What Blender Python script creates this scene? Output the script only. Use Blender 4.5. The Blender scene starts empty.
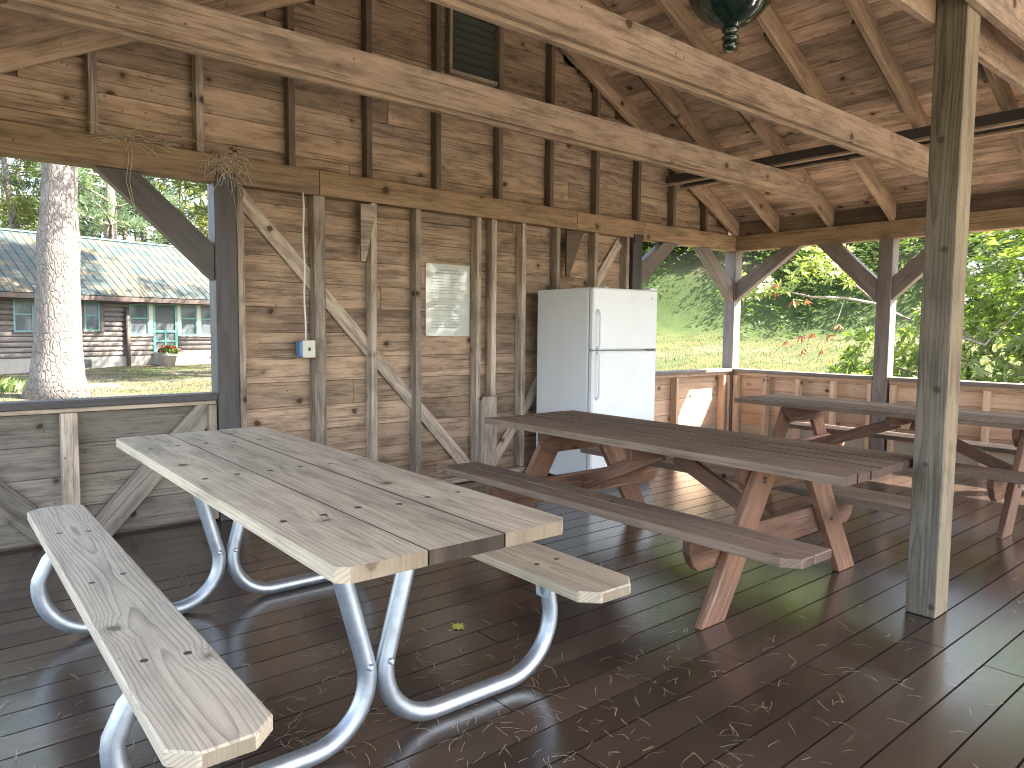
import bpy, math, random
import numpy as np
from mathutils import Vector as V, Matrix
random.seed(7); RNG=np.random.default_rng(11)
S=bpy.context.scene; COL=S.collection
rad=math.radians
# ------------------------------------------------------------------ camera model (pixel -> point on a real plane)
F=724.7; YAW,PITCH,ROLL=.8704,.0759,.0099
CAM=np.array([-7.514,-4.875,1.3])
def _rot():
    f=np.array([math.cos(YAW)*math.cos(PITCH),math.sin(YAW)*math.cos(PITCH),-math.sin(PITCH)])
    r=np.array([math.sin(YAW),-math.cos(YAW),0.]); u=np.cross(r,f)
    c,s=math.cos(ROLL),math.sin(ROLL)
    return np.array([c*r+s*u,-s*r+c*u,f])
RM=_rot()
def ray(u,v): return RM.T@np.array([(u-512)/F,-(v-384)/F,1.])
def pl(u,v,ax,val):
    d=ray(u,v); return CAM+d*(val-CAM[ax])/d[ax]
def at(u,v,D): return CAM+ray(u,v)*D
# ------------------------------------------------------------------ node helpers
def new_mat(name):
    m=bpy.data.materials.new(name); m.use_nodes=True; nt=m.node_tree
    for n in list(nt.nodes): nt.nodes.remove(n)
    out=nt.nodes.new('ShaderNodeOutputMaterial'); return m,nt,out
class N:
    def __init__(s,nt): s.nt=nt
    def add(s,t,**k):
        n=s.nt.nodes.new(t)
        for a,b in k.items(): setattr(n,a,b)
        return n
    def link(s,a,b): s.nt.links.new(a,b)
    def put(s,sock,v):
        if isinstance(v,bpy.types.NodeSocket): s.link(v,sock)
        else: sock.default_value=v
    def m(s,op,a,b=0.,c=0.,clamp=False):
        n=s.add('ShaderNodeMath',operation=op,use_clamp=clamp)
        s.put(n.inputs[0],a); s.put(n.inputs[1],b)
        if len(n.inputs)>2: s.put(n.inputs[2],c)
        return n.outputs[0]
    def comb(s,x,y,z):
        n=s.add('ShaderNodeCombineXYZ')
        for i,q in enumerate((x,y,z)): s.put(n.inputs[i],q)
        return n.outputs[0]
    def noise(s,vec,scale=1.,detail=2.,rough=.5):
        n=s.add('ShaderNodeTexNoise'); s.put(n.inputs['Vector'],vec); n.inputs['Scale'].default_value=scale
        n.inputs['Detail'].default_value=detail; n.inputs['Roughness'].default_value=rough
        return n.outputs[0]
    def mr(s,x,a,b,c=0.,d=1.):
        n=s.add('ShaderNodeMapRange',interpolation_type='SMOOTHSTEP'); s.put(n.inputs[0],x)
        for i,q in zip((1,2,3,4),(a,b,c,d)): n.inputs[i].default_value=q
        return n.outputs[0]
    def mix(s,f,a,b,mode='MIX'):
        n=s.add('ShaderNodeMix',data_type='RGBA',blend_type=mode); n.clamp_factor=True
        s.put(n.inputs[0],f)
        for i,q in ((6,a),(7,b)):
            if isinstance(q,bpy.types.NodeSocket): s.link(q,n.inputs[i])
            else: n.inputs[i].default_value=(*q,1.)
        return n.outputs[2]
    def attr(s,name,t='GEOMETRY'):
        n=s.add('ShaderNodeAttribute',attribute_name=name,attribute_type=t); return n
    def bsdf(s,out,col,rough=.6,spec=.5,metal=0.,bump=None,bstr=.3,bdist=.002,**k):
        p=s.add('ShaderNodeBsdfPrincipled')
        if isinstance(col,bpy.types.NodeSocket): s.link(col,p.inputs['Base Color'])
        else: p.inputs['Base Color'].default_value=(*col,1.)
        s.put(p.inputs['Roughness'],rough); s.put(p.inputs['Specular IOR Level'],spec); s.put(p.inputs['Metallic'],metal)
        for a,b in k.items(): s.put(p.inputs[a.replace('_',' ')],b)
        if bump is not None:
            b=s.add('ShaderNodeBump'); b.inputs['Strength'].default_value=bstr; b.inputs['Distance'].default_value=bdist
            s.link(bump,b.inputs['Height']); s.link(b.outputs[0],p.inputs['Normal'])
        s.link(p.outputs[0],out.inputs[0]); return p
def wood(name,light,dark,knot=(.05,.03,.018),ringf=80.,ring=.5,grain=.5,knots=.13,rough=.7,tonevar=.3,
         stain=(.1,.08,.06),stain_amt=.5,spec=.3,bstr=.35,worn=None,worn_amt=0.,warm=None,saw=0.,kscale=4.4,streak=.55,blotch=.45,rvar=.35,coat=0.):
    m,nt,out=new_mat(name); n=N(nt)
    uv=n.add('ShaderNodeUVMap',uv_map='UVMap'); sp=n.add('ShaderNodeSeparateXYZ'); n.link(uv.outputs[0],sp.inputs[0])
    u,v=sp.outputs[0],sp.outputs[1]
    rnd=n.attr('rnd').outputs['Fac']; tone=n.attr('tone').outputs['Fac']; endg=n.attr('endg').outputs['Fac']
    W=n.m('MULTIPLY',rnd,57.)
    kv=n.add('ShaderNodeTexVoronoi'); n.link(n.comb(n.m('MULTIPLY',u,kscale),n.m('MULTIPLY',v,kscale*1.15),W),kv.inputs['Vector']); kv.inputs['Scale'].default_value=1.
    kd0=kv.outputs['Distance']
    kd=n.m('ADD',kd0,n.m('MULTIPLY',n.m('SUBTRACT',n.noise(n.comb(u,v,W),34.,3.),.5),.13))
    near=n.mr(kd,.05,.38,1.,0.)
    nA=n.m('SUBTRACT',n.noise(n.comb(n.m('MULTIPLY',u,.9),n.m('MULTIPLY',v,5.),W),1.,2.),.5)
    vv=n.m('ADD',n.m('ADD',v,n.m('MULTIPLY',nA,.06)),n.m('ADD',n.m('MULTIPLY',n.m('SUBTRACT',rnd,.5),.08),n.m('MULTIPLY',near,.022)))
    h=n.m('MULTIPLY_ADD',n.noise(n.comb(n.m('MULTIPLY',u,.55),W,2.),1.,1.),.16,-.03)
    r=n.m('SQRT',n.m('ADD',n.m('MULTIPLY',vv,vv),n.m('MULTIPLY',h,h)))
    r=n.m('ADD',r,n.m('MULTIPLY',n.noise(n.comb(n.m('MULTIPLY',u,2.),n.m('MULTIPLY',v,30.),W),1.,2.),.006))
    fr=n.m('FRACT',n.m('MULTIPLY',r,ringf))
    rg=n.m('MULTIPLY',n.m('POWER',fr,3.6),n.mr(fr,.9,1.,1.,0.))
    fib=n.noise(n.comb(n.m('MULTIPLY',u,5.),n.m('MULTIPLY',v,260.),W),1.,3.,.6)
    mid=n.noise(n.comb(n.m('MULTIPLY',u,1.6),n.m('MULTIPLY',v,26.),W),1.,3.,.55)
    f=n.m('ADD',n.m('MULTIPLY',rg,ring),n.m('ADD',n.m('MULTIPLY',n.m('SUBTRACT',fib,.5),grain),n.m('MULTIPLY',n.m('SUBTRACT',mid,.35),streak)),clamp=True)
    f=n.m('MAXIMUM',f,n.m('MULTIPLY',endg,n.m('MULTIPLY_ADD',fib,.7,.45)))
    col=n.mix(f,light,dark)
    if warm is not None: col=n.mix(n.m('MULTIPLY',n.mr(tone,.55,.95),.75),col,n.mix(.4,warm,col),'MIX')
    st=n.mr(n.noise(n.comb(n.m('MULTIPLY',u,.8),n.m('MULTIPLY',v,4.5),n.m('ADD',W,7.)),1.,4.,.6),.5,.78)
    col=n.mix(n.m('MULTIPLY',st,stain_amt),col,stain)
    bl=n.noise(n.comb(n.m('MULTIPLY',u,3.2),n.m('MULTIPLY',v,14.),n.m('ADD',W,3.)),1.,5.,.68)
    col=n.mix(n.m('MULTIPLY',n.mr(bl,.40,.70),blotch),col,n.mix(.75,dark,(.02,.015,.012)))
    th=n.noise(n.comb(n.m('MULTIPLY',u,2.2),n.m('MULTIPLY',v,75.),n.m('ADD',W,17.)),1.,3.,.6)
    col=n.mix(n.m('MULTIPLY',n.mr(th,.54,.66),blotch),col,n.mix(.6,dark,(.02,.015,.012)))
    lt=n.noise(n.comb(n.m('MULTIPLY',u,1.3),n.m('MULTIPLY',v,9.),n.m('ADD',W,11.)),1.,4.,.6)
    col=n.mix(n.m('MULTIPLY',n.mr(lt,.52,.72),.35*blotch/.45),col,tuple(min(1,q*1.3) for q in light))
    if knots>0:
        k=n.mr(kd,knots*.62,knots,1.,0.)
        halo=n.mr(kd,knots*.9,knots*2.,.4,0.)
        k2=n.add('ShaderNodeTexVoronoi'); n.link(n.comb(n.m('MULTIPLY',u,kscale*2.6),n.m('MULTIPLY',v,kscale*2.6),n.m('ADD',W,5.)),k2.inputs['Vector']); k2.inputs['Scale'].default_value=1.
        col=n.mix(n.mr(k2.outputs['Distance'],knots*.35,knots*.75,.65,0.),col,knot)
        col=n.mix(halo,col,n.mix(.5,dark,knot)); col=n.mix(n.m('MULTIPLY',k,.9),col,knot)
    if worn is not None:
        wn=n.mr(n.noise(n.comb(n.m('MULTIPLY',u,2.5),n.m('MULTIPLY',v,45.),W),1.,4.,.65),.56,.66)
        wn=n.m('MULTIPLY',wn,n.mr(n.noise(n.comb(u,v,W),2.2,2.),.42,.62))
        col=n.mix(n.m('MULTIPLY',wn,worn_amt),col,worn)
    col=n.mix(n.m('MULTIPLY',endg,.5),col,tuple(q*.85 for q in dark))
    tm=n.m('MULTIPLY_ADD',n.m('SUBTRACT',tone,.5),2.*tonevar,1.)
    mul=n.add('ShaderNodeVectorMath',operation='SCALE'); n.link(col,mul.inputs[0]); n.link(tm,mul.inputs['Scale'])
    bh=n.m('ADD',n.m('MULTIPLY',rg,.5*ring),n.m('ADD',fib,n.m('MULTIPLY',mid,.6)))
    ro=n.m('MULTIPLY_ADD',n.m('SUBTRACT',mid,.5),rvar,rough)
    kw={'Coat_Weight':coat,'Coat_Roughness':.16} if coat else {}
    n.bsdf(out,mul.outputs[0],ro,spec,bump=bh,bstr=bstr,bdist=.0025,**kw)
    return m
def plain(name,col,rough=.5,spec=.5,metal=0.,var=.15,scale=6.,bstr=.0,dirt=None,dirt_amt=.4,coord='Object',**k):
    m,nt,out=new_mat(name); n=N(nt)
    tc=n.add('ShaderNodeTexCoord').outputs[coord]
    a=n.noise(tc,scale,4.,.6); b=n.noise(tc,scale*9,3.,.6)
    c=n.mix(n.m('MULTIPLY',n.mr(a,.35,.7),var*2,clamp=True),col,tuple(x*.6 for x in col))
    if dirt: c=n.mix(n.m('MULTIPLY',n.mr(n.noise(tc,scale*.7,5.,.65),.5,.75),dirt_amt),c,dirt)
    n.bsdf(out,c,n.m('MULTIPLY_ADD',n.m('SUBTRACT',b,.5),.25,rough),spec,metal,bump=b if bstr else None,bstr=bstr,**k)
    return m
def leafmat(name,c1,c2,c3=None,trans=.35,rough=.5,tr=(.9,1.1,.35)):
    m,nt,out=new_mat(name); n=N(nt)
    r=n.attr('rnd').outputs['Fac']
    col=n.mix(r,c1,c2)
    if c3: col=n.mix(n.mr(r,.72,.98),col,c3)
    p=n.add('ShaderNodeBsdfPrincipled'); n.link(col,p.inputs['Base Color']); p.inputs['Roughness'].default_value=rough; p.inputs['Specular IOR Level'].default_value=.35
    t=n.add('ShaderNodeBsdfTranslucent'); n.link(n.mix(1.,col,tr,'MULTIPLY'),t.inputs[0])
    mx=n.add('ShaderNodeMixShader'); mx.inputs[0].default_value=trans
    n.link(p.outputs[0],mx.inputs[1]); n.link(t.outputs[0],mx.inputs[2]); n.link(mx.outputs[0],out.inputs[0]); return m
# ------------------------------------------------------------------ mesh builder
class MB:
    def __init__(s): s.v=[];s.f=[];s.uv=[];s.rnd=[];s.tone=[];s.eg=[];s.sm=[];s.mi=[]
    def face(s,idx,uv,rnd,tone,eg=0.,smooth=False,mi=0):
        s.f.append(idx); s.uv+=uv; s.rnd.append(rnd); s.tone.append(tone); s.eg.append(eg); s.sm.append(smooth); s.mi.append(mi)
    def prism(s,o,ax,ay,pts,t,rnd=None,tone=None,mi=0):
        """flat outline pts (along ax = grain, ay = across), extruded by t along ax x ay (centred)"""
        o=V(o);ax=V(ax).normalized();ay=(V(ay)-V(ay).dot(ax)*ax).normalized();az=ax.cross(ay)
        rnd=random.random() if rnd is None else rnd; tone=random.random() if tone is None else tone
        area=sum(pts[i][0]*pts[(i+1)%len(pts)][1]-pts[(i+1)%len(pts)][0]*pts[i][1] for i in range(len(pts)))
        if area<0: pts=pts[::-1]
        n=len(pts);b=len(s.v); uo=rnd*11.
        my=(min(p[1] for p in pts)+max(p[1] for p in pts))/2
        for sg in (-.5,.5):
            for (x,y) in pts: s.v.append(tuple(o+ax*x+ay*y+az*(sg*t)))
        s.face([b+n+i for i in range(n)],[(p[0]+uo,p[1]-my) for p in pts],rnd,tone,0,False,mi)
        s.face([b+i for i in range(n)][::-1],[(p[0]+uo,p[1]-my+.013) for p in pts][::-1],rnd,tone,0,False,mi)
        for i in range(n):
            j=(i+1)%n; p,q=pts[i],pts[j]
            dx,dy=abs(q[0]-p[0]),abs(q[1]-p[1]); end=1. if dy>dx*1.2 else 0.
            if end: uv=[(uo+.3,p[1]-my),(uo+.3,q[1]-my),(uo+.3+t,q[1]-my),(uo+.3+t,p[1]-my)]
            else: uv=[(p[0]+uo,p[1]-my),(q[0]+uo,q[1]-my),(q[0]+uo,q[1]-my+t),(p[0]+uo,p[1]-my+t)]
            s.face([b+i,b+j,b+n+j,b+n+i],uv,rnd,tone,end,False,mi)
        return s
    def plank(s,a,b,w,t,side,rnd=None,tone=None,mi=0):
        """board from a to b; w measured along side, t along a third axis"""
        a=V(a);b=V(b);L=(b-a).length
        return s.prism(a,b-a,side,[(0,-w/2),(L,-w/2),(L,w/2),(0,w/2)],t,rnd,tone,mi)
    def box(s,x0,x1,y0,y1,z0,z1,rnd=None,tone=None,mi=0):
        d=[x1-x0,y1-y0,z1-z0]; k=max(range(3),key=lambda i:d[i]); o=[(x0+x1)/2,(y0+y1)/2,(z0+z1)/2]
        oth=[i for i in range(3) if i!=k]; w=max(oth,key=lambda i:d[i]); t=min(oth,key=lambda i:d[i])
        if w==t: w,t=oth
        a=list(o);b=list(o);a[k]-=d[k]/2;b[k]+=d[k]/2; sd=[0,0,0];sd[w]=1
        return s.plank(a,b,d[w],d[t],sd,rnd,tone,mi)
    def tube(s,path,r,seg=12,closed=True,rnd=None,tone=.5,mi=0):
        rnd=random.random() if rnd is None else rnd
        P=[V(p) for p in path];n=len(P);R=r if isinstance(r,(list,tuple)) else [r]*n
        T=[((P[min(i+1,n-1)]-P[max(i-1,0)]).normalized()) for i in range(n)]
        up=V((0,0,1)) if abs(T[0].z)<.9 else V((1,0,0)); nx=(up-up.dot(T[0])*T[0]).normalized()
        b=len(s.v); L=0
        Ls=[]
        for i in range(n):
            if i: L+=(P[i]-P[i-1]).length
            Ls.append(L)
            nx=(nx-nx.dot(T[i])*T[i]).normalized(); ny=T[i].cross(nx)
            for k in range(seg):
                a=2*math.pi*k/seg; s.v.append(tuple(P[i]+(nx*math.cos(a)+ny*math.sin(a))*R[i]))
        for i in range(n-1):
            for k in range(seg):
                k2=(k+1)%seg; c=2*math.pi*max(R[i],1e-4)/seg
                s.face([b+i*seg+k,b+i*seg+k2,b+(i+1)*seg+k2,b+(i+1)*seg+k],[(Ls[i],k*c),(Ls[i],(k+1)*c),(Ls[i+1],(k+1)*c),(Ls[i+1],k*c)],rnd,tone,0,True,mi)
        if closed:
            s.face([b+k for k in range(seg)][::-1],[(0,0)]*seg,rnd,tone,1.,False,mi)
            s.face([b+(n-1)*seg+k for k in range(seg)],[(0,0)]*seg,rnd,tone,1.,False,mi)
        return s
    def lathe(s,c,prof,seg=24,mi=0):
        c=V(c);b=len(s.v);n=len(prof);rnd=random.random()
        for r,z in prof:
            for k in range(seg):
                a=2*math.pi*k/seg; s.v.append((c.x+r*math.cos(a),c.y+r*math.sin(a),c.z+z))
        for i in range(n-1):
            for k in range(seg):
                k2=(k+1)%seg
                s.face([b+i*seg+k,b+i*seg+k2,b+(i+1)*seg+k2,b+(i+1)*seg+k],[(i*.1,k*.1),(i*.1,k*.1+.1),(i*.1+.1,k*.1+.1),(i*.1+.1,k*.1)],rnd,.5,0,True,mi)
        s.face([b+k for k in range(seg)][::-1],[(0,0)]*seg,rnd,.5,0,False,mi); s.face([b+(n-1)*seg+k for k in range(seg)],[(0,0)]*seg,rnd,.5,0,False,mi)
        return s
    def build(s,name,mats,parent=None,bevel=0.,loc=None):
        me=bpy.data.meshes.new(name); me.from_pydata(s.v,[],s.f)
        uvl=me.uv_layers.new(name='UVMap'); uvl.data.foreach_set('uv',np.array(s.uv,np.float32).ravel())
        for nm,arr in (('rnd',s.rnd),('tone',s.tone),('endg',s.eg)):
            a=me.attributes.new(nm,'FLOAT','FACE'); a.data.foreach_set('value',np.array(arr,np.float32))
        me.polygons.foreach_set('use_smooth',np.array(s.sm,bool)); me.polygons.foreach_set('material_index',np.array(s.mi,np.int32))
        if not isinstance(mats,(list,tuple)): mats=[mats]
        for q in mats: me.materials.append(q)
        me.update()
        o=bpy.data.objects.new(name,me); COL.objects.link(o)
        if parent: o.parent=parent
        if loc is not None: o.location=loc
        if bevel:
            bv=o.modifiers.new('bevel','BEVEL'); bv.width=bevel; bv.segments=1; bv.limit_method='ANGLE'; bv.angle_limit=rad(40)
        return o
def dark_joints(mb,inner,ends=None):
    """second material on the faces of a board that look into a joint (dirt and shade of the gap painted dark)"""
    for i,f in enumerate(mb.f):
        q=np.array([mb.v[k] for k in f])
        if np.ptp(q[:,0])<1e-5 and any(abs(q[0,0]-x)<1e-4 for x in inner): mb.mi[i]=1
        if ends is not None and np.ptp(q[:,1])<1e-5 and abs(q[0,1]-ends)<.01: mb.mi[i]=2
def tag(o,label=None,cat=None,group=None,kind=None):
    for k,q in (('label',label),('category',cat),('group',group),('kind',kind)):
        if q: o[k]=q
    return o
def empty(name,loc=(0,0,0),rz=0,**k):
    o=bpy.data.objects.new(name,None); COL.objects.link(o); o.location=loc; o.rotation_euler=(0,0,rz); o.empty_display_size=.2; return tag(o,**k)
def leaf_cloud(name,P,A,size,wr,mat,parent=None,up=None,fold=.15,rnd=None,droop=0.):
    """one mesh of many leaf-shaped faces: P base points, A directions"""
    P=np.asarray(P,float);A=np.asarray(A,float);n=len(P); A=A/np.linalg.norm(A,axis=1)[:,None]
    sz=(np.asarray(size)*np.ones(n))[:,None]
    U=RNG.normal(size=(n,3))*.45+(np.array([0,0,1.]) if up is None else up)
    B=np.cross(A,U); B/=np.linalg.norm(B,axis=1)[:,None]+1e-9; Nn=np.cross(B,A)
    mid=P+A*sz*.5+Nn*sz*fold*.5
    tip=P+A*sz-np.array([0,0,1.])*sz*droop
    vs=np.stack([P,mid+B*sz*wr,tip,mid-B*sz*wr],1).reshape(-1,3)
    me=bpy.data.meshes.new(name); me.vertices.add(4*n); me.vertices.foreach_set('co',vs.astype(np.float32).ravel())
    me.loops.add(4*n); me.loops.foreach_set('vertex_index',np.arange(4*n,dtype=np.int32))
    me.polygons.add(n); me.polygons.foreach_set('loop_start',np.arange(0,4*n,4,dtype=np.int32)); me.polygons.foreach_set('loop_total',np.full(n,4,np.int32))
    a=me.attributes.new('rnd','FLOAT','FACE'); a.data.foreach_set('value',(RNG.random(n) if rnd is None else rnd).astype(np.float32))
    me.materials.append(mat); me.update(calc_edges=True)
    o=bpy.data.objects.new(name,me); COL.objects.link(o)
    if parent: o.parent=parent
    return o
def unit(n):
    d=RNG.normal(size=(n,3)); return d/np.linalg.norm(d,axis=1)[:,None]
# ------------------------------------------------------------------ materials
M={}
M['wall']=wood('weathered_wall_boards',(.43,.305,.208),(.15,.10,.066),ringf=60,ring=.3,knots=.135,tonevar=.24,stain=(.13,.10,.078),stain_amt=.6,warm=(.50,.34,.23),rough=.85,streak=.8,blotch=.6)
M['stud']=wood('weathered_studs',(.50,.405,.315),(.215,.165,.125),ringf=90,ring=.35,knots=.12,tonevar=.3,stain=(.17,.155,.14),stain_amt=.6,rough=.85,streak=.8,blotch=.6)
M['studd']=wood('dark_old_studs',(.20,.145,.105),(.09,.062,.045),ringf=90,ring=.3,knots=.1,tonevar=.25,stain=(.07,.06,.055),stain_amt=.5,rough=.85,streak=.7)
M['beam']=wood('beam_lumber',(.42,.30,.213),(.20,.138,.094),ringf=55,ring=.25,knots=.12,tonevar=.12,stain=(.19,.155,.12),stain_amt=.6,rough=.8,kscale=3.8,blotch=.6,streak=.8,bstr=.7)
M['rafter']=wood('rafter_lumber',(.44,.31,.215),(.19,.125,.08),ringf=60,ring=.3,knots=.11,tonevar=.3,stain=(.12,.09,.07),stain_amt=.6,rough=.8,kscale=3.6,blotch=.5)
M['header']=wood('header_lumber',(.37,.25,.152),(.15,.098,.06),ringf=60,ring=.45,knots=.11,tonevar=.2,stain=(.14,.105,.07),stain_amt=.5,rough=.8,kscale=3.2,blotch=.45)
M['roof']=wood('roof_boards',(.64,.465,.35),(.27,.18,.125),ringf=60,ring=.3,knots=.15,tonevar=.3,stain=(.07,.052,.042),stain_amt=.75,warm=(.60,.42,.31),rough=.85,streak=.7,blotch=.55)
M['low']=wood('warm_low_wall_boards',(.60,.415,.28),(.38,.225,.14),ringf=60,ring=.3,knots=.12,tonevar=.2,stain=(.3,.2,.14),stain_amt=.35,warm=(.62,.42,.29),rough=.75,blotch=.25)
M['grey']=wood('grey_low_wall_boards',(.27,.235,.19),(.115,.097,.08),ringf=60,ring=.35,knots=.12,tonevar=.28,stain=(.10,.09,.08),stain_amt=.6,rough=.9,streak=.8,blotch=.55)
M['pt']=wood('pale_treated_bench_planks',(.58,.49,.37),(.225,.178,.124),knot=(.15,.12,.085),ringf=85,ring=.85,grain=.4,knots=.07,tonevar=.08,stain=(.30,.27,.215),stain_amt=.5,rough=.75,bstr=.6,kscale=2.8,streak=.4,blotch=.22)
M['ptt']=wood('pale_treated_top_planks',(.58,.485,.36),(.215,.165,.11),knot=(.08,.06,.04),ringf=75,ring=.6,grain=.5,knots=.07,tonevar=.15,stain=(.25,.215,.16),stain_amt=.65,rough=.75,bstr=.6,kscale=2.8,streak=.6,blotch=.36)
M['yelpost']=wood('yellowish_post_face',(.245,.19,.122),(.115,.085,.052),ringf=85,ring=.5,grain=.5,knots=.12,tonevar=.05,stain=(.26,.22,.15),stain_amt=.5,rough=.85,bstr=.5)
M['post']=wood('grey_weathered_post',(.20,.168,.128),(.058,.05,.039),knot=(.03,.025,.02),ringf=85,ring=.8,grain=.7,knots=.12,tonevar=.05,stain=(.14,.14,.11),stain_amt=.4,rough=.85,bstr=.7,kscale=1.7,streak=.8,blotch=.4)
M['ptop']=wood('worn_brown_planks',(.235,.168,.122),(.075,.05,.037),knot=(.03,.02,.016),ringf=80,ring=.3,grain=.9,knots=.06,tonevar=.2,stain=(.19,.155,.12),stain_amt=.4,rough=.82,spec=.18,worn=(.27,.22,.165),worn_amt=.7,bstr=.6,streak=.8,blotch=.3)
M['red']=wood('red_brown_stained_legs',(.235,.118,.07),(.10,.05,.032),knot=(.05,.02,.012),ringf=80,ring=.3,knots=.09,tonevar=.2,stain=(.11,.065,.048),stain_amt=.6,rough=.65,worn=(.38,.31,.26),worn_amt=.6,streak=.7)
M['paint']=wood('dark_taupe_paint',(.088,.078,.075),(.066,.058,.056),ringf=70,ring=.2,grain=.25,knots=.0,tonevar=.05,stain=(.10,.09,.085),stain_amt=.3,rough=.55,bstr=.2)
M['paint2']=wood('brown_taupe_paint',(.21,.17,.152),(.16,.13,.117),ringf=70,ring=.2,grain=.25,knots=.0,tonevar=.08,stain=(.18,.155,.145),stain_amt=.3,rough=.55,bstr=.2)
M['deck']=wood('dark_brown_deck_paint',(.056,.037,.028),(.029,.020,.015),knot=(.015,.01,.008),ringf=70,ring=.25,grain=.6,knots=.05,tonevar=.32,stain=(.055,.042,.032),stain_amt=.5,rough=.19,spec=1.,bstr=.22,worn=(.12,.09,.068),worn_amt=.4,blotch=.3,rvar=.16,coat=.4)
M['joint']=wood('dark_joint_wood',(.05,.04,.03),(.025,.02,.015),knots=0,rough=.9)  # dark colour for joint faces: dirt plus painted-in shade of the gap
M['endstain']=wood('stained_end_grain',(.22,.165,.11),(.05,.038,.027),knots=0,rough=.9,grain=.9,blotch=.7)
M['galv']=None
def galv():
    m,nt,out=new_mat('galvanised_steel'); n=N(nt); tc=n.add('ShaderNodeTexCoord').outputs['Object']
    vo=n.add('ShaderNodeTexVoronoi'); n.link(tc,vo.inputs['Vector']); vo.inputs['Scale'].default_value=55.
    a=n.noise(tc,9.,4.,.6); b=n.noise(tc,60.,2.)
    c=n.mix(n.m('MULTIPLY',n.mr(a,.4,.7),.6),(.40,.435,.475),(.24,.265,.29)); c=n.mix(n.m('MULTIPLY',vo.outputs['Color'],.18),c,(.75,.78,.8))
    n.bsdf(out,c,n.m('MULTIPLY_ADD',a,.3,.27),.5,.85,bump=b,bstr=.06); return m
M['galv']=galv()
M['white']=plain('white_fridge_enamel',(.84,.86,.87),rough=.36,var=.03,scale=2.,dirt=(.55,.50,.42),dirt_amt=.22)
M['gasket']=plain('grey_gasket',(.30,.31,.31),rough=.7,var=.1)
M['print']=plain('grey_print',(.34,.35,.33),rough=.4)
M['blackp']=plain('black_plastic',(.03,.03,.03),rough=.5)
M['cream']=plain('cream_trim',(.42,.38,.31),rough=.6,var=.15,scale=8.)
M['blackb']=plain('dark_board',(.06,.05,.042),rough=.8,var=.3,scale=4.)
M['screw']=plain('dull_dark_screws',(.10,.085,.07),rough=.5,metal=.6)
M['bluebox']=plain('blue_plastic_box',(.10,.23,.44),rough=.45,var=.05)
M['ivory']=plain('ivory_plastic',(.62,.60,.50),rough=.4,var=.08,scale=20.)
M['cable']=plain('white_cable',(.72,.72,.70),rough=.5,var=.1)
M['straw']=plain('dry_straw',(.60,.52,.40),rough=.8,var=.3,scale=30.)
M['needle']=leafmat('dry_pine_needles',(.28,.21,.14),(.52,.44,.33),trans=.1)
M['yleaf']=plain('yellow_leaf',(.45,.38,.06),rough=.6,var=.2,scale=40.)
M['glass_green']=plain('dark_green_glass',(.008,.030,.020),rough=.12,spec=.8,var=.1,Coat_Weight=.6,Coat_Roughness=.05)
M['rust']=plain('aged_iron',(.10,.10,.095),rough=.5,metal=.7,var=.3,scale=20.)
M['shingle']=plain('roof_shingles',(.09,.085,.08),rough=.9,var=.25,scale=8.,bstr=.4)
# ------------------------------------------------------------------ world, sun, camera
AZ=rad(40); EL=math.atan(1.48*math.cos(AZ))
SUN=V((math.cos(AZ)*math.cos(EL),-math.sin(AZ)*math.cos(EL),math.sin(EL)))
w=bpy.data.worlds.new('World'); S.world=w; w.use_nodes=True; nt=w.node_tree
for q in list(nt.nodes): nt.nodes.remove(q)
sk=nt.nodes.new('ShaderNodeTexSky'); sk.sky_type='NISHITA'; sk.sun_disc=False; sk.sun_elevation=EL; sk.sun_rotation=math.atan2(SUN.x,SUN.y)
sk.air_density=1.; sk.dust_density=2.5; sk.ozone_density=1.
bg=nt.nodes.new('ShaderNodeBackground'); bg.inputs[1].default_value=.12; wo=nt.nodes.new('ShaderNodeOutputWorld')
hs_=nt.nodes.new('ShaderNodeHueSaturation'); hs_.inputs['Saturation'].default_value=.74; nt.links.new(sk.outputs[0],hs_.inputs['Color']); nt.links.new(hs_.outputs[0],bg.inputs[0]); nt.links.new(bg.outputs[0],wo.inputs[0])
ld=bpy.data.lights.new('sun','SUN'); ld.energy=4.2; ld.angle=rad(.55); ld.color=(1.,.93,.82)
sun=bpy.data.objects.new('sun',ld); COL.objects.link(sun); sun.rotation_euler=(-SUN).to_track_quat('-Z','Y').to_euler(); sun.location=(10,-10,30)
cd=bpy.data.cameras.new('camera'); cd.sensor_width=36.; cd.lens=F*36./1024.; cd.clip_start=.05; cd.clip_end=600
cam=bpy.data.objects.new('camera',cd); COL.objects.link(cam); S.camera=cam
mw=Matrix.Identity(4)
for i in range(3):
    mw[i][0]=RM[0][i]; mw[i][1]=RM[1][i]; mw[i][2]=-RM[2][i]; mw[i][3]=CAM[i]
cam.matrix_world=mw
S.view_settings.view_transform='Standard'; S.view_settings.look='None'; S.view_settings.gamma=1.; S.view_settings.exposure=3.45; S.view_settings.use_curve_mapping=False
S.render.engine='CYCLES'; S.cycles.max_bounces=10; S.cycles.diffuse_bounces=6; S.cycles.glossy_bounces=4; S.cycles.transmission_bounces=4; S.cycles.use_denoising=True
S.cycles.sample_clamp_indirect=6.; S.cycles.filter_width=1.05
# ================================================================== PAVILION
HB,HT=2.231,2.404            # header bottom / top
RX=-3.77; LX=2*RX            # ridge, left eave wall
YN=-7.35                     # near end
SL=.5
def under(x): return HT+SL*(-x if x>RX else x-LX)     # rafter underside height
pav=empty('picnic_pavilion',(0,0,0),label='open sided timber picnic pavilion with bare rafters and boarded gable wall',cat='pavilion')
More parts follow.
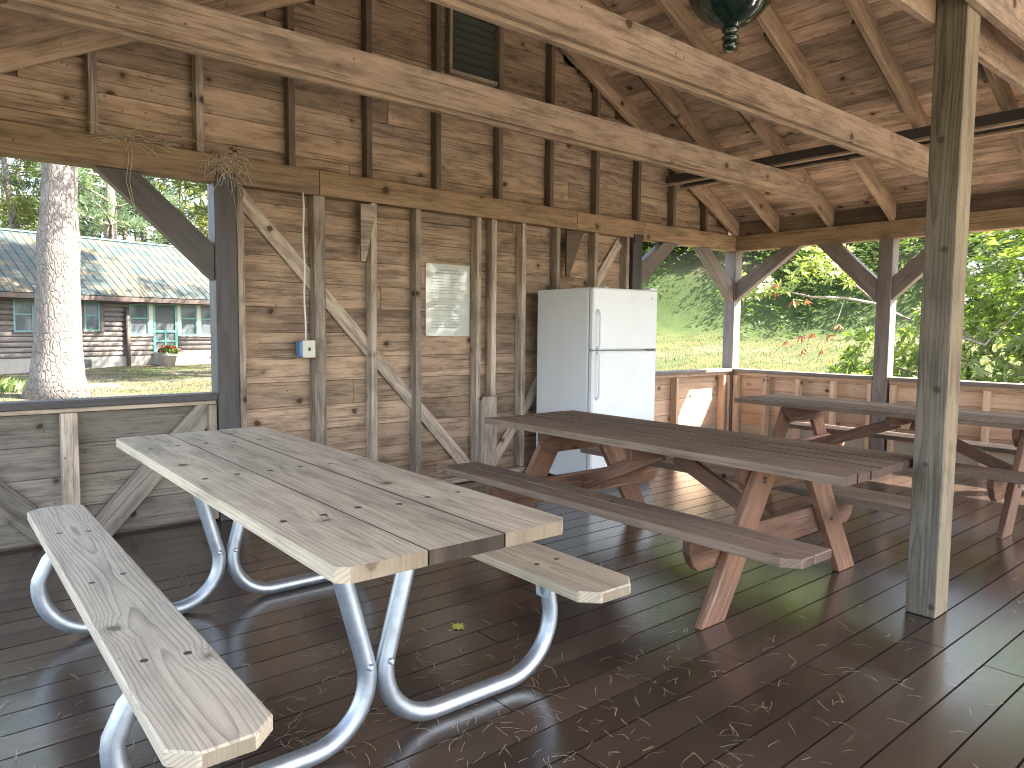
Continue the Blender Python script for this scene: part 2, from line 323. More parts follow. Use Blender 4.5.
# --- deck
d=MB(); y=-3.662-.15*26
while y<.17:
    y1=min(y+.1425,.17)
    if y1-y>.03:
        x=-8.05-random.random()*2.4
        while x<.17:
            L=random.choice((3.66,4.27,4.88)); a=max(x,-8.05); b=min(x+L-.004,.17)
            if b-a>.05:
                dz=random.uniform(-.0006,.0006); d.box(a,b,y,y1,-.036+dz,0+dz)
            x+=L
    y+=.15
tag(d.build('floor',M['deck']),kind='structure')
d=MB()
for k in range(14): d.box(-8.04,.16,YN+.05+k*.572,YN+.09+k*.572,-.2,-.039)
d.box(-8.06,-8.02,YN-.2,.17,-.2,-.039)
d.build('joist',M['studd'],pav)
# --- back wall boards with gable
SX0,SX1=-5.79,-1.68
def hboards(mb,x0,x1,z0,z1,y,t,pitch,ends=None,split=True):
    z=z0
    while z<z1-.01:
        zz=min(z+pitch-.003,z1); a,b=x0,x1
        if ends: a,b=ends(zz)
        if b-a<.05: break
        cuts=[a]
        if split and b-a>2.5: cuts+=sorted([a+(b-a)*random.uniform(.2,.8)])
        cuts.append(b)
        for i in range(len(cuts)-1):
            dy=random.uniform(-.0025,.0025)
            mb.box(cuts[i]+.0008,cuts[i+1]-.0008,y+dy,y+t+dy,z,zz)
        z+=pitch
wl=MB(); hboards(wl,SX0,SX1,.015,HB+.09,.112,.02,.178)
VX0,VX1,VZ0,VZ1=-4.05,-3.49,3.385,4.0       # vent opening
def gend(z):
    k=(z-HT-.16)/SL; return (LX+max(k,0)+.0,-max(k,0))
z=HB+.095
while z<4.32:
    zz=z+.175; a,b=gend(zz)
    if b-a<.1: break
    segs=[(a,b)]
    if zz>VZ0 and z<VZ1: segs=[(a,VX0),(VX1,b)]
    for (p,q) in segs:
        c=[p]
        if q-p>2: c.append(p+(q-p)*random.uniform(.25,.75))
        c.append(q)
        for i in range(len(c)-1):
            dy=random.uniform(-.0025,.0025); wl.box(c[i]+.0008,c[i+1]-.0008,.112+dy,.132+dy,z,zz)
    z+=.178
wall=wl.build('wall',M['wall'],pav,bevel=.0015)
sd=MB()
sd.box(SX0,SX1,.138,.15,0,HB+.08,tone=.5); 
sd.prism((0,.144,0),(1,0,0),(0,0,1),[(LX,HB+.085),(VX0,HB+.085),(VX0,VZ1+.0),(VX0,under(VX0)+.1),(LX,HT+.1)],.012)
sd.prism((0,.144,0),(1,0,0),(0,0,1),[(VX1,HB+.085),(0,HB+.085),(0,HT+.1),(RX,under(RX)+.1),(VX1,under(RX)+.0)],.012)
sd.prism((0,.144,0),(1,0,0),(0,0,1),[(VX0,HB+.085),(VX1,HB+.085),(VX1,VZ0),(VX0,VZ0)],.012)
sd.prism((0,.144,0),(1,0,0),(0,0,1),[(VX0,VZ1),(VX1,VZ1),(VX1,under(VX1)+.08),(RX,under(RX)+.09),(VX0,under(VX0)+.08)],.012)
sd.build('outer_siding',M['studd'],wall)
# vent
vt=MB()
vt.box(VX0,VX0+.03,.05,.15,VZ0,VZ1);vt.box(VX1-.03,VX1,.05,.15,VZ0,VZ1);vt.box(VX0,VX1,.05,.15,VZ0-.03,VZ0)
vent=vt.build('vent',M['stud'],wall,bevel=.002); tag(vent,'dark louvred gable vent')
lv=MB(); k=0; z=VZ0+.05
while z<VZ1-.02:
    lv.plank((VX0+.03,.10,z),(VX1-.03,.10,z),.10,.012,(0,.75,-.66)); z+=.062
lo=lv.build('louver',plain('green_grey_louvers',(.055,.062,.05),rough=.8,var=.3),vent)
# studs below header (measured positions)
def stud(x0,wd,z0,z1,y0=.02,y1=.11,mat='stud',parent=None,name='stud',tone=None):
    m=MB(); m.box(x0,x0+wd,y0,y1,z0,z1,tone=tone); return m.build(name,M[mat],parent or wall,bevel=.003)
low=[(238.5,.045,'stud'),(309,.088,'stud'),(365.5,.05,'stud'),(410,.05,'stud'),(470.5,.045,'studd'),(485.5,.05,'stud'),(515.5,.045,'studd'),(549.5,.045,'studd'),(587.5,.045,'studd'),(619,.045,'studd')]
for (u,wd,mt) in low:
    x=pl(u,300,1,.11)[0] if u>300 else pl(u,300,1,.02)[0]; mt='stud'
    stud(x,wd,.06,HB,mat=mt)
stud(-5.785+.0,.03,.06,HB,.03,.11)
m=MB(); m.box(pl(485,440,1,.0)[0]-.05,pl(495,440,1,.0)[0]+.01,-.012,.018,.06,.72); m.build('stud_patch',M['stud'],wall,bevel=.003)
m=MB(); m.box(SX0,SX1,.0,.11,.005,.055); m.build('sill_plate',M['stud'],wall,bevel=.003)
# studs above header
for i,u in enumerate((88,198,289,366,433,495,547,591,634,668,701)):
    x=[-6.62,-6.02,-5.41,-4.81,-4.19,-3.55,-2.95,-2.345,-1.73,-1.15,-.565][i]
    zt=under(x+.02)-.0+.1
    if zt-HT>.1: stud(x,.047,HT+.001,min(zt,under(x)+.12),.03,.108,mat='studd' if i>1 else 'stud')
# let-in braces
def brace(p,q,wd,y,mat='stud',parent=None,t=.022):
    m=MB(); m.plank((p[0],y,p[2]),(q[0],y,q[2]),wd,t,(q[2]-p[2],0,-(q[0]-p[0]))); return m.build('diagonal_brace',M[mat],parent or wall,bevel=.002)
brace((-5.76,0,2.20),(-3.78,0,.07),.105,.094)
brace((-3.62,0,.02),(-1.93,0,2.18),.10,.094)
# small gussets
for (u,x) in ((378,-4.86),(555,-2.74)):
    g=MB(); g.prism((x,.008,HB-.02),(1,0,0),(0,0,1),[(-.02,.0),(.12 if x<-4 else .2,.0),(.02,-.42),(-.02,-.42)],.022); g.build('gusset',M['stud'] if x<-4 else M['studd'],wall,bevel=.002)
# --- headers
def header(a,b,side):
    m=MB(); m.plank(a,b,HT-HB,.14,(0,0,1)); return m.build('header_beam',M['header'],pav,bevel=.005)
m=MB(); xs=[LX-.02,-5.2,-2.62,-1.66,.0]
for i in range(4): m.plank((xs[i],.07,(HB+HT)/2),(xs[i+1]-.003,.07,(HB+HT)/2),HT-HB,.14,(0,0,1),tone=(.1,.45,.75,.85)[i])
m.build('header_beam',M['header'],pav,bevel=.004)
m=MB(); ys=[.14,-3.2,YN]
for i in range(2): m.plank((.07,ys[i],(HB+HT)/2),(.07,ys[i+1]+.003,(HB+HT)/2),HT-HB,.14,(0,0,1))
m.build('header_beam',M['header'],pav,bevel=.004)
m=MB(); m.plank((LX-.09,.0,(HB+HT)/2),(LX-.09,YN,(HB+HT)/2),HT-HB,.14,(0,0,1)); m.build('header_beam',M['header'],pav,bevel=.004)
# --- posts with knee braces
def post(x0,y0,mat,z1=HB,x1=None,y1=None,label=None,z0=0.):
    m=MB(); m.box(x0,x1 or x0+.14,y0,y1 or y0+.14,z0,z1,tone=.5); o=m.build('post',M[mat],pav,bevel=.004)
    if label: o['label']=label
    return o
def knee(parent,p,q,wd,mat,depth=.09,y=None,x=None):
    """p at the post, q at the header; ends cut square to post and header"""
    m=MB()
    if x is None:
        s=1 if q[0]>p[0] else -1; c=wd/math.sin(rad(45))/2
        m.prism((0,y,0),(s,0,1),(0,0,1),[],0) if False else None
        pts=[(p[0],p[1]-c),(q[0]+s*c,q[1]),(q[0]-s*c,q[1]),(p[0],p[1]+c)]
        o=V((p[0],y,p[1])); ax=V((q[0]-p[0],0,q[1]-p[1])).normalized(); ay=V((-ax.z,0,ax.x))
        loc=[((V((a,y,b))-o).dot(ax),(V((a,y,b))-o).dot(ay)) for a,b in pts]
    else:
        s=1 if q[0]>p[0] else -1; c=wd/math.sin(rad(45))/2
        pts=[(p[0],p[1]-c),(q[0]+s*c,q[1]),(q[0]-s*c,q[1]),(p[0],p[1]+c)]
        o=V((x,p[0],p[1])); ax=V((0,q[0]-p[0],q[1]-p[1])).normalized(); ay=V((0,-ax.z,ax.y))
        loc=[((V((x,a,b))-o).dot(ax),(V((x,a,b))-o).dot(ay)) for a,b in pts]
    m.prism(o,ax,ay,loc,depth,tone=.5); return m.build('knee_brace',M[mat],parent,bevel=.004)
pK=post(-5.93,.0,'paint',z1=HB-.001)
m=MB(); m.box(-5.925,-5.795,-.012,-.001,HB-.03,HB+.06); m.build('post_cap_board',M['paint'],pK)
knee(pK,(-5.931,1.71),(-6.49,HB-.001),.165,'paint',y=.06)
pJ=post(-1.82,.0,'paint',z1=HB-.001); m=MB(); m.box(-1.815,-1.685,-.012,-.001,HB-.05,HB+.035); m.build('post_cap_board',M['paint'],pJ)
knee(pJ,(-1.679,1.86),(-1.19,HB-.001),.17,'paint2',y=.06)
pC=post(.0,.0,'paint2',z1=HB-.001)
knee(pC,(-.001,1.74),(-.59,HB-.001),.155,'paint2',y=.06)
knee(pC,(-.001,1.76),(-.675,HB-.001),.155,'paint2',x=.06)
pM=post(.0,-1.765,'paint2',z1=HB-.001)
knee(pM,(-1.619,1.715),(-1.085,HB-.001),.165,'paint2',x=.06)
knee(pM,(-1.766,1.735),(-2.3,HB-.001),.165,'paint2',x=.06)
pN=post(.0,-3.72,'paint2',z1=HB-.001)
knee(pN,(-3.579,1.735),(-3.05,HB-.001),.165,'paint2',x=.06); knee(pN,(-3.721,1.735),(-4.25,HB-.001),.165,'paint2',x=.06)
post(.0,-5.6,'paint2',z1=HB-.001); post(.0,YN,'paint2',z1=HB-.001)
pL=post(LX-.16,.0,'paint',z1=HB-.001); knee(pL,(LX-.019,1.87),(LX+.37,HB-.001),.165,'paint',y=.06)
post(LX-.16,-3.72,'paint',z1=HB-.001); post(LX-.16,YN,'paint',z1=HB-.001)
# rough centre post
cp=MB(); cp.box(-3.970,-3.816,-3.668,-3.541,.001,4.1,rnd=.37,tone=.5)
for i_,f_ in enumerate(cp.f):
    q_=np.array([cp.v[k] for k in f_]); 
    if np.ptp(q_[:,1])<1e-6 and q_[0,1]<-3.6: cp.mi[i_]=1
co=cp.build('post',[M['post'],M['yelpost']],pav,bevel=.004); co['label']='rough unpainted weathered centre post'
# --- tie beams (doubled boards, ends cut to the roof slope)
def tiebeam(y,z0,z1,t=.038,gap=.002,dz=-.022):
    m=MB()
    for k,(yy,dd) in enumerate(((y,0),(y+t+gap,dz))):
        za,zb=z0+dd,z1+dd
        xa,xb=(za-HT)/SL,(zb-HT)/SL
        pts=[(LX+xa,za),(-xa,za),(-xb,zb),(LX+xb,zb)]
        m.prism((0,yy+t/2,0),(1,0,0),(0,0,1),pts,t,tone=.6-.25*k)
    return m.build('tie_beam',M['beam'],pav,bevel=.004)
tiebeam(-1.236,2.61,2.80); tiebeam(-2.43,2.625,2.815)
m=MB()
for yy,za,zb in ((-3.709,2.695,2.885),(-3.538,2.66,2.85)):
    xa,xb=(za-HT)/SL,(zb-HT)/SL
    m.prism((0,yy+.019,0),(1,0,0),(0,0,1),[(LX+xa,za),(-xa,za),(-xb,zb),(LX+xb,zb)],.038,tone=.6)
m.build('tie_beam',M['beam'],pav,bevel=.004)
tiebeam(-6.1,2.61,2.80)
# --- roof: boards along y, rafters, ridge, blocking
OH=.48; RD=.205
cs=1/math.sqrt(1+SL*SL)
rf=MB()
slope_len=(-RX+OH)/cs; npit=int(slope_len/.143)
for sgn in (1,-1):
    for k in range(npit):
        s0=k*.143; s1=min(s0+.1405,slope_len)
        def pt(s): # from eave up
            x=OH-s*cs if sgn>0 else LX-OH+s*cs
            return x,HT+RD+SL*(-(OH-s*cs))
        xm,zm=pt((s0+s1)/2); yy=YN-.45
        while yy<.5:
            L=random.choice((2.44,3.05,3.66)); b=min(yy+L-.003,.5); off=random.uniform(0,.002)
            rf.plank((xm,yy,zm+.012+off),(xm,b,zm+.012+off),s1-s0,.02,(cs*-sgn,0,cs*SL)); yy+=L
roof=rf.build('roof',M['roof'],pav,bevel=.0012)
sh=MB()
for sgn in (1,-1):
    x0=OH+.03 if sgn>0 else LX-OH-.03; z0=HT+RD-SL*(OH+.03)+.045; z1=HT+RD+SL*(-RX)+.045
    sh.prism((0,(YN)/2,0),(0,1,0),(RX-x0,0,z1-z0),[(-abs(YN)/2-.52,0),(abs(YN)/2+.52,0),(abs(YN)/2+.52,math.hypot(RX-x0,z1-z0)),(-abs(YN)/2-.52,math.hypot(RX-x0,z1-z0))],.02)
    o=V((x0,0,z0))
    for i in range(len(sh.v)-8,len(sh.v)): sh.v[i]=(sh.v[i][0]+x0,sh.v[i][1],sh.v[i][2]+z0)
sh.build('shingles',M['shingle'],roof)
ry=[.02]+[-.49-.622*k for k in range(11)]
for yy in ry:
    for sgn in (1,-1):
        m=MB(); 
        def U(x): return under(x)
        xe=.15
        pts=[(xe,HT-SL*xe),(RX+.0195,under(RX)-.0),(RX+.0195,under(RX)+RD-.004),(xe,HT-SL*xe+RD-.004)]
        if sgn<0: pts=[(LX-p[0],p[1]) for p in pts]
        # grain runs up the slope
        o=V((pts[0][0],yy,pts[0][1])); ax=V((pts[1][0]-pts[0][0],0,pts[1][1]-pts[0][1])).normalized(); ay=V((-ax.z,0,ax.x))
        loc=[((V((a,yy,b))-o).dot(ax),(V((a,yy,b))-o).dot(ay)) for a,b in pts]
        m.prism(o,ax,ay,loc,.042); m.build('rafter',M['rafter'],roof,bevel=.003)
for yy in ry[1:6]:     # sister blocks beside the rafters at the tie-beam line
    m=MB(); x0=-1.2+random.uniform(-.25,.1); x1=x0-.9
    m.plank((x0,yy+.042,under(x0)+.105),(x1,yy+.042,under(x1)+.105),.15,.036,(SL,0,1)); m.build('rafter_splice',M['studd'],roof,bevel=.003)
m=MB(); m.box(RX-.019,RX+.019,YN-.4,.48,under(RX)-.06,under(RX)+RD-.01); m.build('ridge_board',M['beam'],roof,bevel=.003)
for sgn in (1,-1):
    m=MB()
    for k in range(len(ry)-1):
        x0=.05 if sgn>0 else LX-.05-.02
        m.box(x0,x0+.02,ry[k+1]+.022,ry[k]-.022,HT+.002,HT+.165)
    m.build('blocking',M['studd'],roof)
for sgn in (1,-1):
    m=MB(); x0=OH-.02 if sgn>0 else LX-OH
    m.box(x0,x0+.02,YN-.45,.5,HT-SL*OH+RD-.035,HT-SL*OH+RD+.008)
    m.build('fascia',M['paint2'],roof)
# --- low walls
def cap(parent,a,b,w,mat='paint',t=.045):
    m=MB(); m.plank(a,b,w,t,V((b[1]-a[1],a[0]-b[0],0))); return m.build('rail_cap',M[mat],parent,bevel=.004)
ZC=.858
# left opening
lw=MB(); hboards(lw,LX-.02,-5.932,.02,.79,.085,.02,.19,split=False); lwo=lw.build('low_wall',M['grey'],pav,bevel=.0015)
m=MB(); m.box(LX-.02,-5.932,.108,.12,.0,.80); m.build('outer_siding',M['studd'],lwo)
cap(lwo,(LX-.018,.072,ZC-.022),(-5.933,.072,ZC-.022),.145)
m=MB(); m.box(LX-.02,-5.932,.03,.068,.785,ZC-.046); m.build('top_rail',M['stud'],lwo,bevel=.003)
for x,wd in ((pl(60,450,1,.01)[0]+.01,.085),(-5.99,.05)): stud(x,wd,.02,.785,.005,.084,parent=lwo)
m=MB(); m.plank((-5.97,.062,.765),(-6.63,.062,.05),.15,.038,(.7,0,-.65)); m.build('diagonal_brace',M['grey'],lwo,bevel=.003)
m=MB(); m.plank((-7.35,.062,.56),(-6.86,.062,.04),.15,.038,(.7,0,.65)); m.build('diagonal_brace',M['grey'],lwo,bevel=.003)
# back right of the fridge
bw=MB(); hboards(bw,-1.678,-.002,.2,.79,.1,.02,.17,split=False); bwo=bw.build('low_wall',M['low'],pav,bevel=.0015)
m=MB(); m.box(-1.678,.0,.123,.135,.2,.80); m.build('outer_siding',M['studd'],bwo)
cap(bwo,(-1.678,.065,ZC-.018),(-.003,.065,ZC-.018),.15,'paint2',.036)
m=MB(); m.box(-1.678,-.002,.04,.078,.785,ZC-.037); m.build('top_rail',M['low'],bwo,bevel=.003)
for x in (-1.62,-1.03,-.14,-.05): stud(x,.045,.02,.784,.015,.098,mat='low',parent=bwo)
m=MB(); m.box(-1.678,-.002,.01,.098,.002,.04); m.build('sill_plate',M['low'],bwo)
m=MB(); m.box(-1.678,-.002,.104,.122,.0,.197); m.build('bright_band_board',M['cream'],bwo)  # added pale board, its colour stands in for a bright band here
# right wall, bays between posts
def rbay(y0,y1,studs):
    b=MB(); z=.2
    while z<.78:
        zz=min(z+.137,.785); dx=random.uniform(-.002,.002); b.box(.1+dx,.12+dx,y0+.001,y1-.001,z,zz); z+=.14
    o=b.build('low_wall',M['low'],pav,bevel=.0015)
    m=MB(); m.box(.123,.135,y0,y1,.2,.80); m.build('outer_siding',M['studd'],o)
    cap(o,(.068,y0+.001,ZC-.018),(.068,y1-.001,ZC-.018),.15,'paint2',.036)
    m=MB(); m.box(.035,.073,y0+.001,y1-.001,.785,ZC-.037); m.build('top_rail',M['low'],o,bevel=.003)
    for yy in studs: 
        m=MB(); m.box(.012,.098,yy-.045,yy,.041,.784); m.build('stud',M['low'],o,bevel=.003)
    m=MB(); m.box(.01,.098,y0+.001,y1-.001,.002,.04); m.build('sill_plate',M['low'],o)
    m=MB(); m.box(.104,.122,y0+.001,y1-.001,.0,.197); m.build('bright_band_board',M['cream'],o)  # same pale stand-in for the bright band along the wall foot
rbay(-1.62,-.001,(-.012,-.40,-.79,-1.18,-1.57)); rbay(-3.575,-1.77,(-1.79,-2.2,-2.61,-3.02,-3.43)); rbay(-5.6,-3.725,(-3.75,-4.2,-4.6,-5.0,-5.4))
# ================================================================== FURNITURE
def screws(mb,pts,z):
    for (x,y) in pts: mb.lathe((x,y,z-.002),[(.0105,0),(.0105,.0026)],10)
# --- pale table with steel pipe frame (x across, y along, local)
def clip(L,w,c):   # outline with clipped corners
    return [(-L/2+c,-w/2),(L/2-c,-w/2),(L/2,-w/2+c),(L/2,w/2-c),(L/2-c,w/2),(-L/2+c,w/2),(-L/2,w/2-c),(-L/2,-w/2+c)]
T1=empty('picnic_table',(-6.405,-2.205,0),rad(-.9),label='pale wooden picnic table on bent galvanised pipe legs',cat='picnic table')
L1=2.42; zt=.757
for k in range(3):
    m=MB(); xc=(-1+k)*.240; c=.0
    w_=.2350
    if k==1: pts=[(-L1/2,-w_/2),(L1/2,-w_/2),(L1/2,w_/2),(-L1/2,w_/2)]
    else:
        s=1 if k==0 else -1; e=.028   # outer corners clipped
        pts=[(-L1/2,w_/2*s),(L1/2,w_/2*s),(L1/2,(-w_/2+e)*s),(L1/2-e,-w_/2*s),(-L1/2+e,-w_/2*s),(-L1/2,(-w_/2+e)*s)]
    # ax=y, ay=x so that normal is up
    m.prism((xc,0,zt-.02+random.uniform(-.001,.001)),(0,1,0),(1,0,0),[(a,b) for a,b in pts],.039,rnd=(.13,.42,.77)[k],tone=(.55,.15,.5)[k])
    dark_joints(m,[xc+w_/2] if k==0 else [xc-w_/2,xc+w_/2] if k==1 else [xc-w_/2],-L1/2 if k==1 else None)
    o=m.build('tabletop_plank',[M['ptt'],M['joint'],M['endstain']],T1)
sc=MB()
for yy in (-.74,-.02,.78):
    screws(sc,[(xc*.24+dx,yy+random.uniform(-.02,.02)) for xc in (-1,0,1) for dx in (-.06,.06)],zt)
sc.build('screw',M['screw'],T1)
zb=.442
for s,rn in ((-1,.21),(1,.64)):
    m=MB(); xc=-.605 if s<0 else .70; w_=.228 if s<0 else .25; e=.055
    m.prism((xc,.045 if s<0 else .125,zb-.02),(0,1,0),(1,0,0),clip(L1+(.09 if s<0 else 0),w_,e),.039,rnd=rn,tone=.5)
    o=m.build('bench_seat',M['pt'],T1,bevel=.005)
    sc=MB(); screws(sc,[(xc+dx,yy+random.uniform(-.02,.02)) for yy in (-.72,.04,.74) for dx in (-.05,.05)],zb); sc.build('screw',M['screw'],o)
def arc(c,r,a0,a1,n=8): return [(c[0]+r*math.cos(rad(a0+(a1-a0)*i/n)),c[1]+r*math.sin(rad(a0+(a1-a0)*i/n))) for i in range(n+1)]
R_=.03
for yy in (-.72,.72):
    for s in (-1,1):
        # local (x,z): from under the table top, lean to the middle, bend out to the floor, up to the bench
        rb=.19; TA=165; e0=(.221+rb*math.cos(rad(TA)),.22+rb*math.sin(rad(TA))); kx=math.sin(rad(TA))/-math.cos(rad(TA)); zt_=zt-.043
        P2=[(e0[0]+(zt_-e0[1])*kx*t,e0[1]+(zt_-e0[1])*t) for t in (1,.75,.5,.25,.08)]
        xe=.70 if s>0 else .655
        P2+=arc((.221,.22),rb,TA,270,18)+[(.30,.03),(.40,.03)]
        P2+=arc((.525,.24),.21,270,368,18)+[(.733-(.733-xe)*.45,.345),(xe+.006,.385),(xe,zb-.045)]
        m=MB(); m.tube([(s*a,yy+s*.0,b) for a,b in P2],R_,16); o=m.build('pipe_leg',M['galv'],T1)
        # flattened foot plate under the bench and table
        g=MB(); g.prism((s*xe,yy,zb-.05),(0,1,0),(0,0,1),[(-.035,-.09),(.035,-.09),(.05,.009),(-.05,.009)],.010)
        bc=-.605 if s<0 else .70; g.box(bc-.095,bc+.095,yy-.045,yy+.045,zb-.046,zb-.0405); g.build('bracket',M['galv'],o,bevel=.002)
        b=MB(); b.lathe((0,0,0),[(.009,-.012),(.011,-.006),(.011,.006),(.006,.011)],8); bo=b.build('bolt',M['galv'],o); bo.location=(s*.036,yy-.031,.26); bo.rotation_euler=(rad(90),0,0)
    b=MB(); b.box(-.30,.30,yy-.025,yy+.025,zt-.0465,zt-.0405); b.build('crossbar',M['galv'],T1)
# --- brown A-frame tables
def aframe(name,loc,rz,label,L,W,zt,zb,bx,bw,nb,ins,toplab=None,seedo=0,foot=.62):
    T=empty(name,loc,rz,label=label,cat='picnic table',group='brown picnic tables')
    t=.038; pw=W/nb
    for k in range(nb):
        m=MB(); x=-W/2+pw*(k+.5); dl=random.uniform(-.008,.008)
        m.box(x-pw/2+.0045,x+pw/2-.0045,-L/2+dl,L/2+dl,zt-t,zt+random.uniform(-.0015,.0015)); dark_joints(m,[q for q in (x-pw/2+.0045,x+pw/2-.0045) if abs(q)<W/2-.02]); m.build('tabletop_plank',[M['ptop'],M['joint']],T)
    for s in (-1,1):
        for j in (0,1):
            m=MB(); x=s*bx+(j-.5)*bw/2; w2=bw/2-.006; e=.05 if (j==1)==(s>0) else .0
            sg=1 if s>0 else -1
            pts=[(-L/2,-sg*w2/2),(L/2,-sg*w2/2),(L/2,sg*(w2/2-e)),(L/2-e*1.3,sg*w2/2),(-L/2+e*1.3,sg*w2/2),(-L/2,sg*(w2/2-e))]
            if e==0: pts=[(-L/2,-w2/2),(L/2,-w2/2),(L/2,w2/2),(-L/2,w2/2)]
            m.prism((x,0,zb-t/2),(0,1,0),(1,0,0),pts,t); m.build('bench_plank',M['ptop'],T,bevel=.004)
    for e in (-1,1):
        ye=e*(L/2-ins)
        # legs
        for s in (-1,1):
            m=MB(); h=zt-t-.002
            a=(s*foot,0.);b=(s*.20,h); hw=.09
            m.prism((0,ye,0),(b[0]-a[0],0,b[1]),(1,0,0) ,[],0) if False else None
            pts=[(a[0]-hw,0),(a[0]+hw,0),(b[0]+hw,h),(b[0]-hw,h)]
            o=V((a[0],ye,0)); ax=V((b[0]-a[0],0,h)).normalized(); ay=V((-ax.z,0,ax.x))
            loc2=[((V((p,ye,q))-o).dot(ax),(V((p,ye,q))-o).dot(ay)) for p,q in pts]
            m.prism(o,ax,ay,loc2,.039); lg_=m.build('leg',M['red'],T,bevel=.004)
            for fz_ in ((zb-.11)/h,(zt-t-.07)/h):
                bx0=a[0]+(b[0]-a[0])*fz_; bm_=MB(); bm_.lathe((0,0,0),[(.016,0),(.016,.002),(.010,.003),(.010,.009)],10); bo_=bm_.build('bolt',M['screw'],lg_); bo_.location=(bx0,ye+e*.0195,h*fz_); bo_.rotation_euler=(rad(-90*e),0,0)
        # bench support with rounded ends, on the inner side of the legs
        yi=ye-e*.041
        bl=bx+bw/2-.01; zc=zb-t-.075
        r=.07
        pts=[(-bl,.072),(-bl,.02)]+[(-bl+.03,-.04),(-bl+.075,-.072),(bl-.075,-.072),(bl-.03,-.04)]+[(bl,.02),(bl,.072)]
        m=MB(); m.prism((0,yi,zc),(1,0,0),(0,0,1),pts,.039); m.build('bench_support',M['red'],T,bevel=.004)
        # top cleat
        cl=W/2-.03; pts=[(-cl,.064),(-cl,.01),(-cl+.07,-.064),(cl-.07,-.064),(cl,.01),(cl,.064)]
        m=MB(); m.prism((0,yi,zt-t-.068),(1,0,0),(0,0,1),pts,.038); m.build('top_cleat',M['red'],T,bevel=.004)
        # diagonal brace from the support to the middle of the top
        p=V((0,yi-e*.02,zc+.0)); q=V((0,e*.05,zt-t-.075))
        m=MB(); m.plank(p,q,.085,.038,(0,-(q.z-p.z),q.y-p.y)); m.build('diagonal_brace',M['red'],T,bevel=.004)
    m=MB(); m.box(-W/2+.06,W/2-.06,-.02,.02,zt-t-.08,zt-t-.001); m.build('centre_cleat',M['red'],T,bevel=.004)
    return T
aframe('picnic_table',(-4.19,-2.33,0),rad(-.6),'worn dark brown picnic table with reddish A-frame legs in front of the white fridge',2.40,.82,.712,.43,.62,.285,7,.47)
aframe('picnic_table',(-1.55,-2.56,0),rad(-.5),'dark brown picnic table beside the orange low wall, behind the rough centre post',2.60,.72,.71,.42,.62,.27,6,.435,foot=.58)
# --- fridge
FR=empty('refrigerator',(-3.205,-.775,0),rad(-5.5),label='white refrigerator with top freezer against the boarded wall',cat='refrigerator')
FW,FH,FD=.735,1.645,.76; SP=1.13
m=MB(); m.box(0,FW,.062,FD,.02,FH); m.build('body',M['white'],FR,bevel=.008)
m=MB(); m.box(.012,FW-.012,.05,.063,.10,FH-.01); m.build('gasket',M['gasket'],FR)
m=MB(); m.box(0,FW,-.005,.05,SP+.006,FH-.002); fz=m.build('freezer_door',M['white'],FR,bevel=.012)
m=MB(); m.box(0,FW,-.005,.05,.10,SP-.006); fd=m.build('door',M['white'],FR,bevel=.012)
def handle(parent,z0,z1):
    m=MB(); x=.045
    m.tube([(x,-.004,z0),(x,-.03,z0+.012),(x,-.045,z0+.05),(x,-.045,z1-.05),(x,-.03,z1-.012),(x,-.004,z1)],.0115,10); m.build('handle',M['white'],parent)
handle(fz,SP+.015,SP+.33); handle(fd,SP-.40,SP-.015)
b=MB(); b.lathe((0,0,0),[(.014,0),(.014,.003)],16); bo=b.build('badge',plain('grey_badge',(.55,.56,.56),rough=.3,metal=.5),fz); bo.location=(FW-.075,-.005,FH-.07); bo.rotation_euler=(rad(90),0,0)
m=MB(); m.box(FW-.10,FW-.01,.0,.045,SP-.0055,SP+.0055); m.build('hinge',M['blackp'],FR)
m=MB(); m.box(FW-.09,FW-.01,.0,.09,FH,FH+.018); m.build('hinge_cover',M['white'],FR,bevel=.004)
m=MB(); m.box(.02,FW-.02,.03,.06,.02,.095); m.build('kick_grille',M['gasket'],FR)
m=MB()
for x in (.06,FW-.06):
    for yy in (.12,FD-.06): m.lathe((x,yy,.002),[(.02,0),(.02,.02)],12)
m.build('foot',M['blackp'],FR)
m=MB(); m.tube([(.05,FD+.005,.25),(-.02,FD+.01,.16),(-.10,FD-.0,.05),(-.16,FD-.03,.012),(-.30,FD-.02,.010)],.006,8); m.build('power_cord',M['blackp'],FR)
m=MB(); m.prism((.40,.30,FH+.016),(1,.2,0),(0,0,1),[(-.03,-.015),(.02,-.015),(.03,.02),(.0,.008),(-.015,.03)],.02); tag(m.build('paper_scrap',M['cable']),'crumpled white scrap lying on top of the fridge','scrap')
so=bpy.data.objects['paper_scrap']; so.matrix_world=Matrix.Translation((-3.205,-.775,0))@Matrix.Rotation(rad(-5.5),4,'Z')
